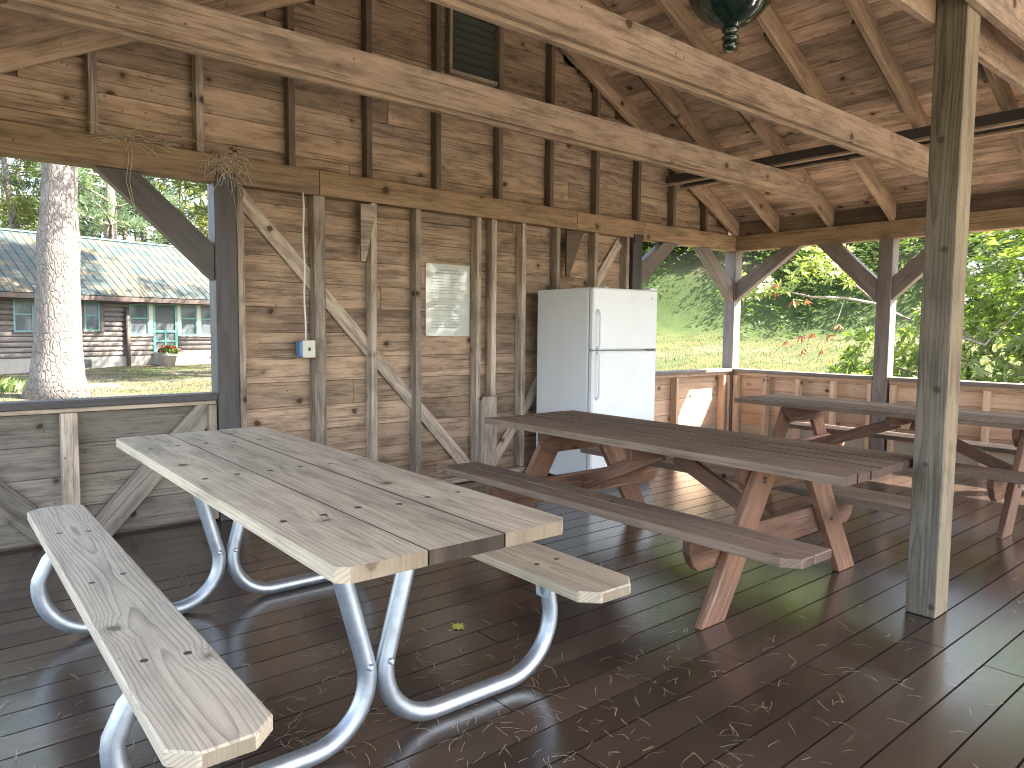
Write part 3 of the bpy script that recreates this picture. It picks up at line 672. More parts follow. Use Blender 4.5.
# --- notice in a plastic sleeve
NX0,NX1,NZ0,NZ1=-4.243,-3.80,1.236,1.826
nm,nt_,no_=new_mat('plastic_sleeved_paper'); n=N(nt_)
tcx=n.add('ShaderNodeTexCoord').outputs['Object']
n.bsdf(no_,n.mix(n.mr(n.noise(tcx,3.,3.),.4,.7,0.,.5),(.60,.62,.56),(.50,.52,.44)),.12,.6,bump=n.noise(tcx,5.,1.),bstr=1.,bdist=.05,Coat_Weight=1.,Coat_Roughness=.06)
NT=empty('notice',(NX0,.105,NZ0),label='printed notice in a shiny plastic sleeve pinned to the board wall',cat='notice')
m=MB(); m.box(0,NX1-NX0,-.004,.0,0,NZ1-NZ0); m.build('sheet',nm,NT)
m=MB(); wN=NX1-NX0; zz=NZ1-NZ0-.05; li=0
while zz>.05:
    if li<2: segs=[(wN*.28,wN*.72)] if li==0 else [(wN*.2,wN*.8)]; hh=.0055
    else: hh=.0032; segs=None
    if segs is None:
        segs=[];x=.05
        xe=wN-.05-random.random()*.08
        while x<xe:
            l=random.uniform(.012,.045); segs.append((x,min(x+l,xe))); x+=l+.007
    if li not in (2,9,15): 
        for a,b in segs: m.box(a,b,-.0052,-.0042,zz-hh,zz+hh)
    zz-=.0235; li+=1
m.build('print',M['print'],NT)
# --- electrical box and cable
bx_=pl(308,349,1,-.005)
EB=empty('outlet_box',(bx_[0],.018,bx_[2]),label='blue electrical box with ivory cover plate on a wall stud',cat='electrical box')
m=MB(); m.box(-.062,-.0,-.03,.035,-.055,.055); m.build('box',M['bluebox'],EB,bevel=.003)
m=MB(); m.box(-.046,.050,-.040,-.031,-.062,.062); cv=m.build('cover_plate',M['ivory'],EB,bevel=.004)
m=MB(); m.box(-.005,.009,-.05,-.0405,-.012,.012); m.build('switch',M['blackp'],cv,bevel=.002)
m=MB(); cpth=[(-.012,-.012,.055)]+[(-.012+.004*math.sin(k*1.3)-.006*k/12,-.010,.055+(HB-bx_[2]-.05)*k/12) for k in range(1,13)]
m.tube(cpth,.0065,8); m.build('cable',M['cable'],EB)
# --- green hanging lamp
LP=empty('hanging_lamp',(RX+.0,-2.36,2.915),label='dark green glass lamp hanging from the ridge above the tie beams',cat='lamp')
m=MB(); m.lathe((0,0,.125),[(.038,0),(.05,.008),(.055,.02),(.10,.035),(.165,.075),(.22,.135),(.25,.205),(.262,.28),(.255,.35),(.22,.43),(.15,.50),(.08,.54),(.06,.55)],40); m.build('bowl',M['glass_green'],LP)
m=MB(); m.lathe((0,0,0),[(.012,0),(.036,.012),(.044,.034),(.040,.052),(.03,.06),(.046,.068),(.05,.078),(.034,.088),(.03,.10),(.045,.112),(.05,.124)],24); fo=m.build('finial',M['glass_green'],LP)
m=MB(); m.tube([(0,0,.67),(0,0,1.32)],.01,8); m.lathe((0,0,.66),[(.07,0),(.06,.03),(.02,.05)],20); m.build('hanger_rod',M['rust'],LP)
# --- wooden frame stored on the tie beams
FRM=empty('wooden_frame',(-1.22,-2.2,2.84),label='long dark edged wooden frame laid on top of the tie beams under the roof',cat='frame')
FRM.location=(0,0,0)
for x in (-1.30,-1.06):
    m=MB(); m.box(x,x+.024,-4.6,.02,2.838,2.915,tone=.3); r_=m.build('rail',M['blackp'] if False else M['blackb'],FRM)
    m=MB(); m.box(x+.005,x+.062,-4.6,.015,2.818,2.836,tone=.8); m.build('edge_strip',M['beam'],r_)
m=MB(); m.box(-1.274,-1.062,-.03,.01,2.84,2.90); m.build('crosspiece',M['studd'],FRM)
# --- straw on the header
def strands(mb,c,n,spread,hang,rr=.0012):
    for i in range(n):
        p=V(c)+V((random.gauss(0,spread[0]),random.gauss(0,spread[1]),random.gauss(0,spread[2])*.6))
        L=random.uniform(.05,.2); d=V((random.gauss(0,1),random.gauss(0,.6),random.gauss(0,.5))).normalized(); path=[]
        g=hang*random.random()
        for k in range(6):
            path.append(tuple(p)); p=p+d*L/5; d=(d+V((random.gauss(0,.25),random.gauss(0,.15),-g))).normalized()
            p.y=min(p.y,-.004) if p.z<HT else p.y
        mb.tube(path,rr,4)
m=MB(); strands(m,(-5.87,-.03,HT-.06),90,(.045,.012,.06),.8); strands(m,(-5.86,-.03,HT+.02),40,(.06,.03,.015),.3); 
m.tube([(-5.9,-.02,HT-.05),(-5.92,-.025,HT-.2),(-5.97,-.03,HT-.28)],.0015,4); m.tube([(-5.84,-.02,HT-.1),(-5.8,-.025,HT-.35),(-5.795,-.03,HT-.5)],.0015,4)
tag(m.build('straw_clump',M['straw']),'thick tangle of dry straw on the header above the dark post','straw','straw clumps on the header')
m=MB(); strands(m,(-6.42,-.01,HT+.012),45,(.12,.03,.008),.1)
for dx in (0,.018): m.tube([(-6.44+dx,-.015,HT+.01),(-6.43+dx,-.03,HT-.1),(-6.45+dx,-.035,HT-.25),(-6.41+dx*.3,-.04,HT-.42)],.0016,4)
tag(m.build('straw_clump',M['straw']),'thin wisp of straw trailing down the header over the left opening','straw','straw clumps on the header')
# --- pine needles on the floor, one leaf
def needles(n):
    vs=[];fs=[];rn=[]
    for i in range(n):
        if random.random()<.82:
            u,v=random.gauss(460,260),768-abs(random.gauss(0,110)); p=pl(u,v,2,0)
        else: p=np.array([random.uniform(-7.4,-1),random.uniform(-4.8,-.3),0])
        if random.random()<.55:
            p=p+np.array([random.gauss(0,.35),random.gauss(0,.2),0])
        a0=random.uniform(0,6.28); k=random.choice((1,1,1,2))
        for j in range(k):
            a=a0+random.gauss(0,.25); L=random.uniform(.03,.08); bend=random.gauss(0,.7); q=np.array(p); q[2]=.0045+random.uniform(0,.003); wv=random.uniform(.0004,.0008); b=len(vs)
            for s in range(5):
                nx,ny=-math.sin(a)*wv,math.cos(a)*wv; zz=q[2]+.004*math.sin(s/4*3.14)*random.random()
                vs+= [(q[0]+nx,q[1]+ny,zz),(q[0]-nx,q[1]-ny,zz)]
                q=q+np.array([math.cos(a),math.sin(a),0])*L/4; a+=bend/4
            for s in range(4): fs.append((b+2*s,b+2*s+1,b+2*s+3,b+2*s+2)); rn.append(random.random())
    me=bpy.data.meshes.new('pine_needles'); me.from_pydata(vs,[],fs); at_=me.attributes.new('rnd','FLOAT','FACE'); at_.data.foreach_set('value',np.array(rn,np.float32)); me.materials.append(M['needle'])
    o=bpy.data.objects.new('pine_needles',me); COL.objects.link(o); return o
tag(needles(560),'dry pine needles scattered over the dark floor boards','pine needles',kind='stuff')
lp=pl(458,628,2,0)
m=MB(); pts=[]
for k in range(16):
    a=2*math.pi*k/16; r=.030*(1 if k%2==0 else .62)*(1.25 if k in(0,4,12) else 1); pts.append((r*math.cos(a),r*math.sin(a)))
m.prism((lp[0],lp[1],.008),(1,.2,.12),(0,1,.1),pts,.001); m.tube([(lp[0]-.02,lp[1],.006),(lp[0]-.06,lp[1]-.01,.006)],.001,4)
tag(m.build('fallen_leaf',M['yleaf']),'small yellow leaf lying on the floor between the table legs','leaf')
# ================================================================== OUTSIDE
HD=np.array([math.cos(rad(25)),math.sin(rad(25))]); HP=np.array([-HD[1],HD[0]])
def sstep(t): t=np.clip(t,0,1); return t*t*(3-2*t)
def gz(x,y):
    x=np.asarray(x,float);y=np.asarray(y,float)
    s=(x-CAM[0])*HD[0]+(y-CAM[1])*HD[1]; q=(x-CAM[0])*HP[0]+(y-CAM[1])*HP[1]
    fac=1-sstep((q-9)/9)
    z=1.55*sstep((s-8)/16)+np.clip(s-22.5,0,16)*.78*sstep((s-22)/3)
    b=-.34+.12*np.sin(x*.35+1)*np.sin(y*.3)*sstep((np.hypot(x+4,y+4)-7)/6)
    far=sstep((y-38)/30)*3.*(1-fac)
    return b*(1-0)+fac*z+far
def terrain():
    g=np.concatenate([np.linspace(-160,-30,14)[:-1],np.linspace(-30,60,136),np.linspace(60,200,14)[1:]])
    X,Y=np.meshgrid(g,g,indexing='ij'); Z=gz(X,Y)+RNG.normal(size=X.shape)*.012
    n=len(g); vs=np.stack([X,Y,Z],-1).reshape(-1,3)
    I=np.arange(n*n).reshape(n,n); q=np.stack([I[:-1,:-1],I[1:,:-1],I[1:,1:],I[:-1,1:]],-1).reshape(-1,4)
    me=bpy.data.meshes.new('ground'); me.from_pydata(vs.tolist(),[],q.tolist()); me.polygons.foreach_set('use_smooth',np.ones(len(q),bool))
    m,nt,out=new_mat('lawn_and_earth'); nn=N(nt); tc=nn.add('ShaderNodeTexCoord').outputs['Object']
    a=nn.noise(tc,.25,5.,.6); b=nn.noise(tc,2.2,4.,.6); c=nn.noise(tc,30.,3.,.6)
    mp=nn.add('ShaderNodeMapping'); nn.link(tc,mp.inputs[0]); mp.inputs['Rotation'].default_value=(0,0,rad(55)); mp.inputs['Scale'].default_value=(.25,1.6,1)
    st=nn.noise(mp.outputs[0],1.,3.,.6)
    col=nn.mix(nn.mr(b,.35,.65),(.038,.050,.017),(.056,.064,.025))
    col=nn.mix(nn.mr(st,.45,.66),col,(.085,.070,.028))
    col=nn.mix(nn.m('MULTIPLY',nn.mr(a,.46,.64),.75),col,(.10,.08,.055))
    sp=nn.add('ShaderNodeSeparateXYZ'); nn.link(tc,sp.inputs[0])
    lf=nn.m('MULTIPLY',nn.mr(nn.m('SUBTRACT',sp.outputs[1],nn.m('MULTIPLY',sp.outputs[0],.9)),7.,13.),nn.mr(nn.noise(tc,.5,5.,.65),.36,.58))
    col=nn.mix(nn.m('MULTIPLY',lf,.8),col,(.11,.088,.07))
    col=nn.mix(nn.mr(sp.outputs[2],.95,1.35),col,nn.mix(nn.mr(b,.3,.7),(.036,.056,.018),(.050,.068,.025)))
    col=nn.mix(nn.m('MULTIPLY',nn.mr(sp.outputs[2],2.6,3.6),nn.mr(a,.35,.6)),col,(.06,.052,.03))
    gv=nn.m('MULTIPLY',nn.mr(sp.outputs[0],7.6,6.6),nn.m('MULTIPLY',nn.mr(sp.outputs[0],-9.,-8.),nn.mr(sp.outputs[1],1.6,.8)))  # unseen pale gravel strip, added to bounce light up to the roof
    gcol=nn.mix(nn.mr(nn.noise(tc,45.,2.),.4,.6),(.46,.40,.33),(.30,.26,.21))
    col=nn.mix(nn.m('MULTIPLY',gv,nn.mr(nn.noise(tc,1.5,4.),.3,.4)),col,gcol)
    nn.bsdf(out,nn.mix(nn.m('MULTIPLY',nn.mr(c,.35,.7),.35),col,(.05,.06,.015)),.9,.1,bump=c,bstr=.6,bdist=.03)
    me.materials.append(m); o=bpy.data.objects.new('ground',me); COL.objects.link(o); return tag(o,kind='structure')
terrain()
# --- grass blades on the lawn
mg=leafmat('lawn_grass',(.034,.048,.015),(.056,.064,.022),(.09,.08,.04),trans=.25,tr=(1.,1.,.5))
def grass(n):
    P=[]
    u=RNG.uniform(640,1040,n*2//3); D=RNG.uniform(10,30,n*2//3); v=np.full(n*2//3,350.)
    a=np.array([at(uu,350,dd) for uu,dd in zip(u,D)])
    u=RNG.uniform(-20,225,n//3); D=RNG.uniform(7,28,n//3); b=np.array([at(uu,350,dd) for uu,dd in zip(u,D)])
    P=np.concatenate([a,b]); P=P[(P[:,0]>7.4)|(P[:,1]>1.4)]; P[:,2]=gz(P[:,0],P[:,1])-.01
    A=RNG.normal(size=P.shape)*.5; A[:,2]=1.
    return leaf_cloud('grass',P,A,RNG.uniform(.025,.07,len(P)),.10,mg)
tag(grass(42000),'short sunlit lawn grass around the pavilion','grass',kind='stuff')
# --- hillside undergrowth: arching sprays
mh=leafmat('hillside_leaves',(.05,.078,.03),(.10,.13,.052),(.20,.21,.105),trans=.42)
def sprays(n,per,size,gen,droop=.15,spread=.5):
    C=gen(n); n=len(C)
    A=unit(n); A[:,2]=np.abs(A[:,2])*.5+.15; A/=np.linalg.norm(A,axis=1)[:,None]
    L=RNG.uniform(.35,1.,n)
    t=(np.arange(per)+1)/per
    base=C[:,None,:]+A[:,None,:]*(L[:,None]*t[None,:])[...,None]; base[...,2]-=(L[:,None]*t[None,:]**2)*.35
    side=np.cross(A,[0,0,1.]); side/=np.linalg.norm(side,axis=1)[:,None]+1e-9
    sg=np.where(np.arange(per)%2==0,1.,-1.)
    D=A[:,None,:]*.6+side[:,None,:]*sg[None,:,None]+RNG.normal(size=base.shape)*.3; D[...,2]-=.15
    P=base.reshape(-1,3); D=D.reshape(-1,3)
    r=np.clip(np.repeat(RNG.random(n),per)*.7+RNG.random(len(P))*.3,0,1)
    return P,D,RNG.uniform(size*.7,size*1.3,len(P)),r
def hillpts(n):
    s=RNG.uniform(22.2,36,n); q=RNG.uniform(-16,12,n)
    x=CAM[0]+HD[0]*s+HP[0]*q; y=CAM[1]+HD[1]*s+HP[1]*q
    k=(np.sin(x*.9)+np.sin(y*1.1+.5)+RNG.normal(size=n)*.7+ (s-24.2)*.55>.1)
    x,y=x[k],y[k]; return np.stack([x,y,gz(x,y)+RNG.uniform(0,.9,len(x))*np.clip((s[k]-22.)/3,.15,1)],1)
P,D,sz,r=sprays(21000,12,.13,hillpts)
tag(leaf_cloud('undergrowth',P,D,sz,.22,mh,rnd=r,fold=.1,droop=.1),'dense green undergrowth covering the slope behind the lawn','undergrowth',kind='stuff')
# --- generic broadleaf shrub / tree
bark=None
def barkmat(name,c1,c2,scale=9.,plates=True):
    m,nt,out=new_mat(name); n=N(nt); tc=n.add('ShaderNodeTexCoord').outputs['Object']
    mp=n.add('ShaderNodeMapping'); n.link(tc,mp.inputs[0]); mp.inputs['Scale'].default_value=(1,1,.35)
    vo=n.add('ShaderNodeTexVoronoi',feature='DISTANCE_TO_EDGE'); vo.inputs['Scale'].default_value=scale
    ds=n.add('ShaderNodeVectorMath',operation='ADD'); n.link(mp.outputs[0],ds.inputs[0])
    nz=n.add('ShaderNodeTexNoise'); n.link(mp.outputs[0],nz.inputs['Vector']); nz.inputs['Scale'].default_value=5.; 
    sc_=n.add('ShaderNodeVectorMath',operation='SCALE'); n.link(nz.outputs['Color'],sc_.inputs[0]); sc_.inputs['Scale'].default_value=.25
    n.link(sc_.outputs[0],ds.inputs[1]); n.link(ds.outputs[0],vo.inputs['Vector'])
    e=n.mr(vo.outputs['Distance'],.0,.16); a=n.noise(tc,3.,4.,.65); f=n.noise(mp.outputs[0],40.,3.,.6)
    col=n.mix(n.m('MULTIPLY',e,n.mr(f,.25,.6),clamp=True),c2,c1); col=n.mix(n.m('MULTIPLY',n.mr(a,.45,.65),.6),col,tuple(x*.5 for x in c1))
    n.bsdf(out,col,.9,.15,bump=n.m('ADD',e,n.m('MULTIPLY',f,.5)),bstr=.6,bdist=.025); return m
M['bark']=barkmat('pale_plated_bark',(.185,.165,.147),(.115,.10,.088),12.)
M['bark2']=barkmat('grey_brown_bark',(.26,.22,.19),(.10,.085,.07),8.)
def trunk_path(base,h,lean=(0,0),wob=.08,n=14):
    out=[]
    for i in range(n):
        t=i/(n-1); out.append((base[0]+lean[0]*t+random.gauss(0,wob)*t,base[1]+lean[1]*t+random.gauss(0,wob)*t,base[2]+h*t))
    return out
def trunk(name_parent,base,h,r,lean=(0,0),mat='bark',wob=.08,flare=1.5,seg=14,lumps=0.):
    n=22; P=trunk_path((base[0],base[1],base[2]-.25),h,lean,wob,n); R=[]
    for i in range(n):
        t=i/(n-1); R.append(r*(1-.8*t)*(1+(flare-1)*math.exp(-t*h/.35))*(1+random.gauss(0,lumps)))
    m=MB(); m.tube(P,R,seg); 
    return m,P,R
mpine=leafmat('pine_foliage',(.08,.12,.055),(.15,.19,.075),(.25,.26,.09),trans=.45,tr=(1.,1.05,.5))
def pine(base,h,r,label,lo=.35,spread=4.5,lean=(0,0),mat='bark2',dens=1.,group='trees behind the cabin',name='pine_tree',fol=None,tuft=.34):
    T=empty(name,(0,0,0),label=label,cat='tree',group=group)
    m,P,R=trunk(T,base,h,r,lean,mat)
    tw=[];C=[];A=[]
    nl=int(26*dens)
    for i in range(nl):
        t=lo+(1-lo)*(i+random.random())/nl; k=t*(len(P)-1); i0=min(int(k),len(P)-2); p=V(P[i0]).lerp(V(P[i0+1]),k-i0)
        a=random.uniform(0,6.28); l=spread*(.35+.65*math.sin(math.pi*min(1,(1.08-t)/(1.08-lo))*.62))*random.uniform(.6,1.1)
        d=V((math.cos(a),math.sin(a),random.uniform(-.08,.25))); path=[];q=V(p)
        for j in range(6):
            path.append(tuple(q)); q=q+d*l/5; d=(d+V((random.gauss(0,.12),random.gauss(0,.12),random.gauss(0,.06)))).normalized()
        m.tube(path,[max(.02,r*.28*(1-t*.6))*(1-.85*j/5) for j in range(6)],5)
        nt=int(46*dens)
        for j in range(nt):
            f=random.uniform(.3,1.02); kk=f*5; i1=min(int(kk),4); c=V(path[i1]).lerp(V(path[i1+1]),kk-i1)
            side=V((-d.y,d.x,0)); off=side*random.gauss(0,.16*l*(1.15-f*.5))+V((0,0,random.gauss(.05,.14)))
            C.append(tuple(c+off)); A.append(tuple((d*.7+off.normalized()*.8+V((0,0,.25)))))
    m.build('trunk',M[mat],T)
    C=np.array(C);A=np.array(A);n=len(C);per=9
    Ar=A/np.linalg.norm(A,axis=1)[:,None]
    D=np.repeat(Ar,per,0)+RNG.normal(size=(n*per,3))*.55; Pp=np.repeat(C,per,0)+RNG.normal(size=(n*per,3))*.10
    rr=np.clip(np.repeat(RNG.random(n),per)*.75+RNG.random(n*per)*.25,0,1)
    leaf_cloud('crown',Pp,D,RNG.uniform(tuft*.7,tuft*1.3,n*per),.09,fol or mpine,T,rnd=rr)
    return T
def G(u,D):
    p=at(u,350,D); return (p[0],p[1],float(gz(p[0],p[1])))
# big pale trunk close by
b=G(55,15.6)
T=empty('pine_tree',(0,0,0),label='big pale barked trunk standing between the pavilion and the cabin',cat='tree')
m,P,R=trunk(T,b,15,.48,(.55,-.45),'bark',.03,1.5,28,.03)
C=[];A=[]
for i in range(22):
    t=.45+.55*i/22; k=t*21; i0=min(int(k),20); p=V(P[i0]); a=random.uniform(0,6.28); l=random.uniform(2.,4.6)*(1.2-t*.6); d=V((math.cos(a),math.sin(a),.15)); path=[];q=V(p)
    for j in range(6): path.append(tuple(q)); q=q+d*l/5; d=(d+V((random.gauss(0,.12),random.gauss(0,.12),random.gauss(0,.06)))).normalized()
    m.tube(path,[.09*(1-.8*j/5) for j in range(6)],6)
    for j in range(36):
        c=V(path[random.randint(2,5)])+V((random.gauss(0,.4),random.gauss(0,.4),random.gauss(.05,.2))); C.append(tuple(c)); A.append((random.gauss(0,1),random.gauss(0,1),.3))
m.build('trunk',M['bark'],T)
C=np.array(C);A=np.array(A);n=len(C)
leaf_cloud('crown',np.repeat(C,10,0)+RNG.normal(size=(n*10,3))*.12,np.repeat(A,10,0)+RNG.normal(size=(n*10,3))*.7,RNG.uniform(.2,.4,n*10),.07,mpine,T)
mpine2=leafmat('blue_green_pine_foliage',(.08,.125,.085),(.15,.20,.115),(.22,.26,.11),trans=.42,tr=(.95,1.,.7))
mpine3=leafmat('yellow_green_foliage',(.11,.145,.05),(.19,.215,.07),(.30,.30,.11),trans=.45,tr=(1.05,1.,.5))
pines=[(30,46,17,.30,'slim pale leaning pine just left of the big trunk',.18,5.,(-1.5,0),'bark',mpine3),
 (112,43,18,.52,'stout grey pine rising behind the middle of the cabin roof',.2,5.5,(.3,0),'bark2',mpine2),
 (101,47,18,.22,'thin pine with bare side limbs beside the stout grey pine',.2,4.5,(-.5,0),'bark2',mpine2),
 (147,50,17,.28,'straight thin pine behind the cabin, right of the stout one',.22,5.,(0,0),'bark2',mpine2),
 (-15,48,16,.3,'yellow green tree behind the left end of the cabin',.12,5.5,(0,0),'bark2',mpine3),
 (185,52,17,.3,'light green tree behind the right part of the cabin roof',.12,6.,(0,0),'bark2',mpine3),
 (70,62,20,.3,'tall blue green pine far behind the cabin',.12,6.5,(0,0),'bark2',mpine2),
 (225,60,20,.3,'tall pine far behind the cabin, beyond the dark post',.12,6.5,(0,0),'bark2',mpine),
 (10,66,20,.3,'dim green pine far behind the left end of the roof',.1,6.5,(0,0),'bark2',mpine),
 (140,70,21,.3,'dim pine at the back of the wood, centre of the left opening',.1,7.,(0,0),'bark2',mpine)]
pines+=[(262,24,17,.3,'pine beyond the boarded wall that shades the right end of the cabin',.3,4.6,(0,0),'bark2',mpine),
 (330,25,18,.3,'pine beyond the boarded wall that shades the middle of the cabin',.3,5.,(0,0),'bark2',mpine),(-40,20,17,.3,'pine off to the left that shades the lawn before the cabin',.35,4.6,(0,0),'bark2',mpine2)]
pines+=[(52,54,16,.26,'dense pine filling the gap above the cabin roof behind the big trunk',.05,6.,(0,0),'bark2',mpine),(88,57,17,.26,'dense green pine left of the stout grey pine',.05,6.5,(0,0),'bark2',mpine2),
 (128,56,17,.26,'dense green pine right of the stout grey pine',.05,6.5,(0,0),'bark2',mpine),(168,60,18,.26,'dense pine above the bright sapling',.05,7.,(0,0),'bark2',mpine2),(205,54,17,.26,'dense pine next to the dark post, above the cabin roof',.05,6.5,(0,0),'bark2',mpine3),(25,58,17,.26,'dense pine above the left end of the cabin roof',.05,6.5,(0,0),'bark2',mpine2)]
for (u,D,h,r_,lab,lo,spd,ln,bm_,fol) in pines: pine(G(u,D),h,r_,lab,lo,spd,ln,bm_,1.15,fol=fol)
# small bright saplings behind the roof
def shrub(name,base,rx,rz,n,mat,label,cat,group=None,size=.14,wr=.28,stems=5,lumps=7,flat=.6):
    T=empty(name,(0,0,0),label=label,cat=cat,group=group); m=MB(); cs_=[]
    for i in range(lumps):
        a=random.uniform(0,6.28); rr=rx*.75*math.sqrt(random.random()); hz=rz*random.uniform(.25,.95)*(1-.35*rr/rx)
        cs_.append((base[0]+rr*math.cos(a),base[1]+rr*math.sin(a),base[2]+hz,random.uniform(.3,.55)*min(rx,rz)))
    for (x,y,z,r_) in cs_[:max(stems,3)]:
        mx=((base[0]*2+x)/3+random.gauss(0,.05),(base[1]*2+y)/3,(base[2]+z)/2); m.tube([(base[0],base[1],base[2]-.1),mx,(x,y,z)],[.035*rx,.025*rx,.008],6)
    m.build('stem',M['bark2'],T)
    cs_=np.array(cs_); k=RNG.integers(0,len(cs_),n); d=unit(n); rad_=cs_[k,3]*RNG.uniform(.55,1.1,n)
    P=cs_[k,:3]+d*rad_[:,None]*np.array([1,1,.8]); A=d*.8+RNG.normal(size=(n,3))*.5; A[:,2]-=.15
    rr=np.clip(RNG.random(n)*.5+(k%5)/5*.5,0,1)
    leaf_cloud('foliage',P,A,RNG.uniform(size*.7,size*1.3,n),wr,mat,T,rnd=rr); return T
mbr=leafmat('bright_leaves',(.07,.115,.035),(.125,.175,.055),(.22,.25,.10),trans=.45)
p=G(163,45); shrub('sapling',p,2.6,6.2,5200,mbr,'bright green leafy sapling just above the cabin roof ridge','sapling',size=.22)
# hillside shrubs and trees
hs=[(668,26.5,1.6,1.3),(700,31,2.4,2.2),(745,26.5,1.4,1.1),(765,31,2.2,1.9),(800,26.5,1.8,1.5),(840,31,2.2,1.8),(880,28,1.8,1.7),(700,37,3.,4.6),(790,38,3.2,4.6),(860,37,3.2,4.6),(930,27,2.,2.2),(640,34,3.,4.5),(985,27,2.2,2.6),(1030,26,2.2,2.6)]
labs=['round leafy bush on the slope beside the fridge edge','dark leafy bush under the knee brace left of the corner post','small low bush at the foot of the slope right of the corner post','broad bush up the slope right of the corner post','bush on the slope above the dead branch','tall bush on the slope left of the middle post','bush on the slope directly behind the middle post','tree high on the slope left of the corner post','tree high on the slope above the lawn','tree high on the slope behind the middle post','bush on the slope just right of the middle post','tree on the slope hidden mostly by the fridge','tall bush on the slope behind the rhododendron','bush on the slope at the right edge of view']
mats=[mh,mbr,leafmat('deep_green_leaves',(.05,.085,.03),(.10,.145,.05),(.19,.22,.09),trans=.45)]
for i,(u,D,rx,rz) in enumerate(hs):
    shrub('hill_tree' if rz>4.4 else 'hill_shrub',G(u,D),rx,rz,3400,mats[i%3],labs[i],'tree' if rz>4.4 else 'bush','bushes and trees on the slope',size=.2,lumps=11)
# --- rhododendron by the right wall
mrh=leafmat('rhododendron_leaves',(.14,.19,.06),(.27,.32,.11),(.50,.49,.25),trans=.55,rough=.35)
mrp=leafmat('pale_rhododendron_leaves',(.20,.25,.08),(.34,.37,.15),(.5,.48,.24),trans=.5,rough=.4)
mfl=leafmat('pale_blossoms',(.70,.66,.62),(.80,.72,.70),trans=.3,tr=(1,1,1))
mdead=leafmat('dead_brown_leaves',(.20,.075,.035),(.33,.15,.07),trans=.25,tr=(1.1,.9,.6))
RH=empty('rhododendron',(0,0,0),label='large flowering rhododendron with glossy leaves beyond the right low wall',cat='bush')
lum=[(4.6,-2.9,1.5,1.25),(4.2,-2.0,2.3,.95),(5.3,-3.4,2.6,1.1),(4.0,-1.7,1.0,.9),(3.1,-.95,.65,.7),(4.4,-3.9,1.2,1.1),(5.0,-2.4,3.0,.9),(3.6,-2.6,.7,.9),(3.0,-.6,.35,.55),(4.9,-4.6,2.2,1.2),(5.6,-1.9,1.9,1.),(3.5,-1.2,1.5,.55),(2.3,-.35,.55,.5),(2.6,-.6,1.0,.5),(3.6,-2.2,2.9,.8),(2.9,-1.6,.4,.6)]
lum=np.array(lum); lum[:,2]-=.1
def rosettes(C,Ax,per,size,wr,mat,name,parent,el=.35,**k):
    n=len(C); Ax=Ax/np.linalg.norm(Ax,axis=1)[:,None]; e1=np.cross(Ax,RNG.normal(size=(n,3))); e1/=np.linalg.norm(e1,axis=1)[:,None]; e2=np.cross(Ax,e1)
    ang=(np.arange(per)/per*2*np.pi)[None,:]+RNG.normal(size=(n,per))*.25
    D=e1[:,None,:]*np.cos(ang)[...,None]+e2[:,None,:]*np.sin(ang)[...,None]+Ax[:,None,:]*el+RNG.normal(size=(n,per,3))*.15
    P=np.repeat(C[:,None,:],per,1); rr=np.clip(np.repeat(RNG.random(n),per)*.6+RNG.random(n*per)*.4,0,1)
    return leaf_cloud(name,P.reshape(-1,3),D.reshape(-1,3),RNG.uniform(size*.75,size*1.25,n*per),wr,mat,parent,up=np.repeat(Ax,per,0),rnd=rr,droop=.12,**k)
n=2500; k=RNG.choice(len(lum),n,p=lum[:,3]**2/(lum[:,3]**2).sum()); d=unit(n); C=lum[k,:3]+d*(lum[k,3]*RNG.uniform(.72,1.05,n))[:,None]
C=C[C[:,2]>-.3]; n=len(C); d=C-np.array([4.6,-2.8,1.0]); d/=np.linalg.norm(d,axis=1)[:,None]; d=d*.6+RNG.normal(size=(n,3))*.35; d[:,2]+=.5
rosettes(C,d,9,.15,.17,mrh,'foliage',RH)
m=MB()
for q in lum: 
    base=(4.6+random.gauss(0,.25),-2.8+random.gauss(0,.25),-.4); mid=((base[0]+q[0])/2+random.gauss(0,.15),(base[1]+q[1])/2+random.gauss(0,.15),(q[2]-.3)/2); m.tube([base,mid,tuple(q[:3])],[.05,.035,.012],6)
# long branch reaching left, pale bark
br=[]
def branch(pxs,D,r0,r1):
    P=[tuple(at(u,v,dd)) for (u,v),dd in zip(pxs,D)]; m.tube(P,[r0+(r1-r0)*i/(len(P)-1) for i in range(len(P))],6); return P
B1=branch([(905,318),(878,304),(845,298),(812,297),(785,291),(760,284),(738,286)],[10.2,9.9,9.7,9.6,9.5,9.5,9.45],.022,.006)
B2=branch([(878,304),(852,282),(838,276),(822,272),(800,268)],[9.9,9.75,9.7,9.6,9.6],.014,.005)
B3=branch([(845,298),(838,318),(832,334)],[9.7,9.65,9.6],.008,.004)
B4=branch([(838,276),(830,262),(815,258)],[9.7,9.65,9.6],.009,.004)
B5=branch([(905,318),(985,345),(1030,300)],[10.2,9.3,9.2],.02,.014)
m.build('branch',barkmat('pale_twig_bark',(.36,.32,.28),(.2,.17,.14),20.),RH)
cl=[(738,287),(745,292),(760,283),(756,292),(770,290),(802,268),(812,262),(825,262),(836,268),(848,272),(818,256),(842,262),(828,276),(855,280),(790,286),(862,285),(806,275)]
C=np.array([at(u+random.gauss(0,6),v+random.gauss(0,5),9.55+random.gauss(0,.15)) for u,v in cl for _ in range(5)]); d=np.tile([-.3,-.4,.7],(len(C),1))+RNG.normal(size=(len(C),3))*.4
rosettes(C,d,8,.12,.17,mrp,'branch_foliage',RH)
cl=[(798,330),(806,338),(814,334),(832,336),(788,345),(800,350),(820,350),(770,285),(776,297),(796,300),(806,296),(840,330)]
